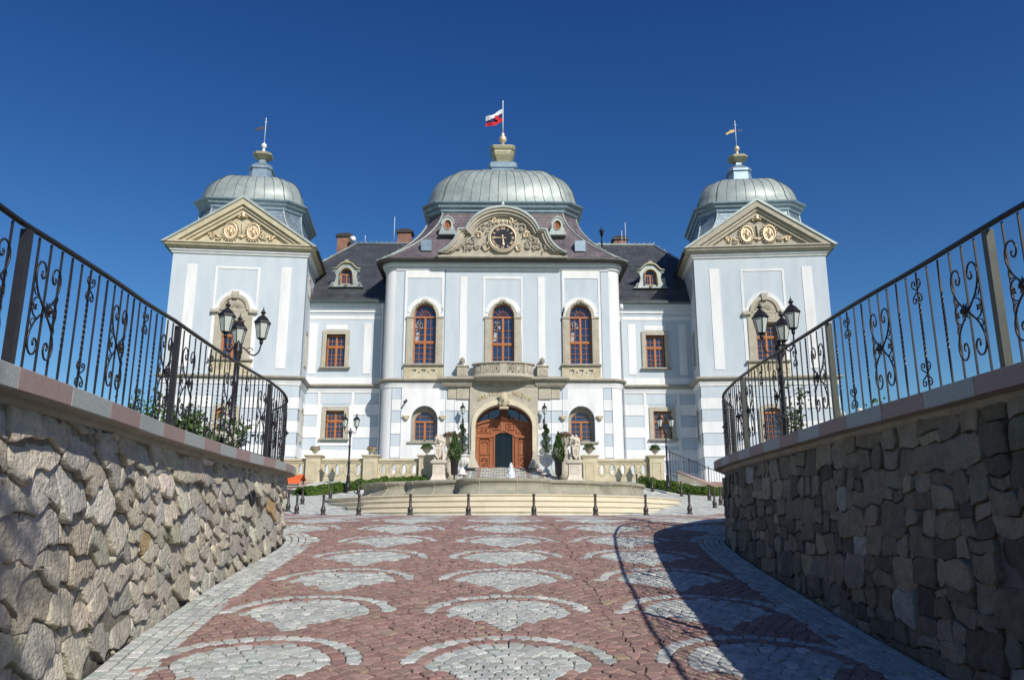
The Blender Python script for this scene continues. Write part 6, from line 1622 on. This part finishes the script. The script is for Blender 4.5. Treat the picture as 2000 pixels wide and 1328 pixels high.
mb = MB(); mb.add([(10.15, 46.3, 3.6), (11.75, 45.6, 3.3), (11.75, 45.6, 4.22), (10.15, 46.3, 4.98), (10.3, 46.6, 3.6), (11.9, 45.9, 3.3), (11.9, 45.9, 4.22), (10.3, 46.6, 4.98)], [(0, 1, 2, 3), (3, 2, 6, 7), (7, 6, 5, 4), (0, 3, 7, 4), (1, 5, 6, 2)]); part(mb, 'wall_body', 'stoned', th)
mb = MB(); mb.tube([(10.1, 46.4, 5.03), (11.85, 45.65, 4.26)], .11, 4); part(mb, 'coping', 'granitep', th)
th = thing('thin_iron_fence', 'thin black iron fence in the shade below the right wing', 'fence', (11.5, 47.2, 4.4))
mb = MB(); 
def fz(x): return 6.25 - (x - 10.0) * .42
mb.tube([(9.9, 47.3, fz(9.9)), (13.4, 47.3, fz(13.4))], .02, 4); mb.tube([(9.9, 47.3, fz(9.9) - 1.35), (13.4, 47.3, fz(13.4) - 1.35)], .02, 4); part(mb, 'rail', 'iron', th)
for i in range(22):
    x = 9.95 + i * .16; mb = MB(); mb.tube([(x, 47.3, fz(x) - (1.5 if i % 7 else 2.0)), (x, 47.3, fz(x) + (0 if i % 7 else .08))], .011 if i % 7 else .028, 4); part(mb, 'post' if i % 7 == 0 else 'baluster', 'iron', th)
th = thing('market_cart', 'orange canopied cart half hidden behind the end of the left wall', 'cart', (-11.2, 43.2, g(43)))
mb = MB(); x0, x1, zz = -12.6, -10.62, g(43) + .45
mb.add([(x0, 42.6, zz + .32), (x1, 42.6, zz + .32), (x1 + .0, 43.3, zz + .62), (x0, 43.3, zz + .62), (x1, 44.0, zz + .32), (x0, 44.0, zz + .32)], [(0, 1, 2, 3), (3, 2, 4, 5)]); mb.add([(x0, 42.55, zz + .12), (x1, 42.55, zz + .12), (x1, 42.6, zz + .32), (x0, 42.6, zz + .32)], [(0, 1, 2, 3)]); part(mb, 'canopy', 'orange', th)
mb = MB(); mb.bbox(x0, x1 - .1, 42.7, 43.9, zz - .05, zz + .08, .02); part(mb, 'counter', 'pinkstone', th)
for x in (x0 + .1, x1 - .15):
    for y in (42.75, 43.85): mb = MB(); mb.box(x - .03, x + .03, y - .03, y + .03, g(43) - .1, zz + .4); part(mb, 'leg', 'gutter', th)

# ------------------------------------------------------------------ roses and shrubs behind the railings
def rosebush(x, y, z, w_, h, label, seed, nroses=10, big=False):
    th = thing('rose_bush', label, 'rose bush', (x, y, z), 0, 'rose bushes behind the railings'); r_ = random.Random(seed)
    mb = MB(); tips = []
    for i in range(16 if big else 8):
        a = r_.uniform(0, 6.28); q = r_.random() * w_; hh = h * r_.uniform(.5, 1.0)
        p1 = (x + q * .4 * math.cos(a), y + q * .4 * math.sin(a), z + hh * .5); p2 = (x + q * math.cos(a), y + q * math.sin(a), z + hh); mb.tube([(x, y, z), p1, p2], [.012, .008, .004], 4); tips.append((p1, p2))
    part(mb, 'stem', 'bark', th); mb = MB(); pts_ = []
    for p1, p2 in tips:
        for k in range(90 if big else 45):
            t = r_.random() ** .6; c = Vector(p1).lerp(Vector(p2), t); pts_.append(c + Vector((r_.gauss(0, .07), r_.gauss(0, .07), r_.gauss(0, .06))))
    leaves(mb, pts_, .042, r_); part(mb, 'foliage', 'leaf', th)
    if nroses:
        mb = MB()
        for i in range(nroses):
            p = r_.choice(tips)[1]; c = Vector(p) * .35 + Vector((x, y - .28, z + h * .72)) * .65 + Vector((r_.gauss(0, .13), r_.gauss(0, .08), r_.gauss(0, .13)))
            for k in range(26):
                d = Vector((r_.gauss(0, 1), r_.gauss(0, 1), r_.gauss(0, 1))).normalized(); q = d.cross(Vector((0, 0, 1))).normalized(); u = q.cross(d); s_ = .058
                mb.add([c + d * .02 - q * s_, c + d * .05 - u * s_ * .9, c + d * .03 + q * s_, c + d * .05 + u * s_ * .9], [(0, 1, 2, 3)])
        part(mb, 'rose_bloom', 'petalw', th)
rosebush(-4.62, 13.2, 2.5, .45, 1.1, 'white rose bush behind the left railing, below the three armed lamp', 1, 26, True)
rosebush(-4.95, 12.2, 2.5, .35, 1.15, 'leafy rose bush without blooms, left of the white rose bush', 2, 0, True)
rosebush(-4.75, 10.6, 2.5, .25, 1.15, 'sparse young shrub furthest left behind the left railing', 3, 0)
rosebush(5.2, 14.0, 2.5, .2, 1.9, 'tall thin climbing shrub beside the right three armed lamp', 4, 0)
rosebush(5.1, 12.4, 2.5, .35, .85, 'low leafy shrub behind the right railing, nearest the lamp', 5, 0)
rosebush(4.95, 11.2, 2.5, .35, .85, 'low shrub with a few pale blooms behind the right railing', 6, 4)
rosebush(4.8, 9.9, 2.5, .25, .8, 'small bare shrub nearest the viewer behind the right railing', 7, 0)

# ------------------------------------------------------------------ tree behind the viewer, shading the near end of the left wall
th = thing('leafy_tree', 'leafy tree beside the near end of the right wall, behind the viewer', 'tree', (4.4, -6.6, 2.5)); r8 = random.Random(12)
mb = MB(); mb.tube([(4.4, -6.6, 2.2), (4.3, -6.5, 4.5), (3.5, -5.6, 6.5), (2.6, -4.6, 8.5)], [.22, .17, .12, .05], 8)
for k in range(9):
    a = k * .7; mb.tube([(4.0, -6.4, 5.2 + k * .25), (3.2 + .7 * math.cos(a), -5.3 + .7 * math.sin(a), 7.0 + k * .2), (2.5 + 1.3 * math.cos(a), -4.4 + 1.3 * math.sin(a), 8.0 + k * .25)], [.08, .05, .02], 5)
part(mb, 'trunk', 'bark', th)
mb = MB(); pts_ = []
for k in range(30):
    d = Vector((r8.gauss(0, 1), r8.gauss(0, 1), r8.gauss(0, 1))).normalized() * r8.uniform(.35, 1); c = Vector((2.15, -4.55, 8.75)) + Vector((d.x * 1.05, d.y * 1.15, d.z * .95))
    for j in range(110): pts_.append(c + Vector((r8.gauss(0, .2), r8.gauss(0, .2), r8.gauss(0, .16))))
leaves(mb, pts_, .075, r8); part(mb, 'crown', 'leaf', th)

# ------------------------------------------------------------------ flag on the main dome
th = thing('flag', 'white, navy and red flag flying from a white pole above the clock dome', 'flag', (-.0, 57.6, 32.25))
TF = Matrix.Translation((0, 0, -.68))
mb = MB(TF); mb.tube([(0, 57.6, 32.9), (0, 57.6, 35.75)], [.045, .03], 6); mb.lathe([(0, 0), (.06, .06), (.05, .14), (0, .24)], 8, (0, 57.6, 35.7)); part(mb, 'flagpole', 'white_metal', th)
mb = MB(); n, m_ = 20, 9; vs = []
for i in range(n + 1):
    for j in range(m_ + 1):
        u, v_ = i / n, j / m_
        vs.append((-.05 - 1.32 * u, 57.6 + .12 * math.sin(u * 7 + v_ * 1.5) * u, 34.47 - .95 * u + .25 * u * u - v_ * (1.15 - .3 * u) + .07 * math.sin(u * 8 + v_)))
fs = []; 
mb.v = vs
for i in range(n):
    for j in range(m_):
        mb.f.append((i * (m_ + 1) + j, (i + 1) * (m_ + 1) + j, (i + 1) * (m_ + 1) + j + 1, i * (m_ + 1) + j + 1)); u = i / n
        mb.m.append(0 if j < 3 + (1 if i > 13 else 0) else 1 if j < 6 else 2); mb.c.append(None); mb.sm.append(True)
part(mb, 'flag_cloth', ['flagw', 'flagb', 'flagr'], th)
mb = MB(TF); mb.plate([(-.62, 34.12), (-.34, 34.12), (-.34, 34.4), (-.3, 34.42), (-.3, 34.5), (-.4, 34.46), (-.48, 34.52), (-.56, 34.44), (-.66, 34.5), (-.66, 34.36)], [], 57.42, 57.44, back=True); part(mb, 'emblem', 'flagr', th)
for o in bpy.data.objects:
    for k in ('_o', '_r'):
        if k in o: del o[k]
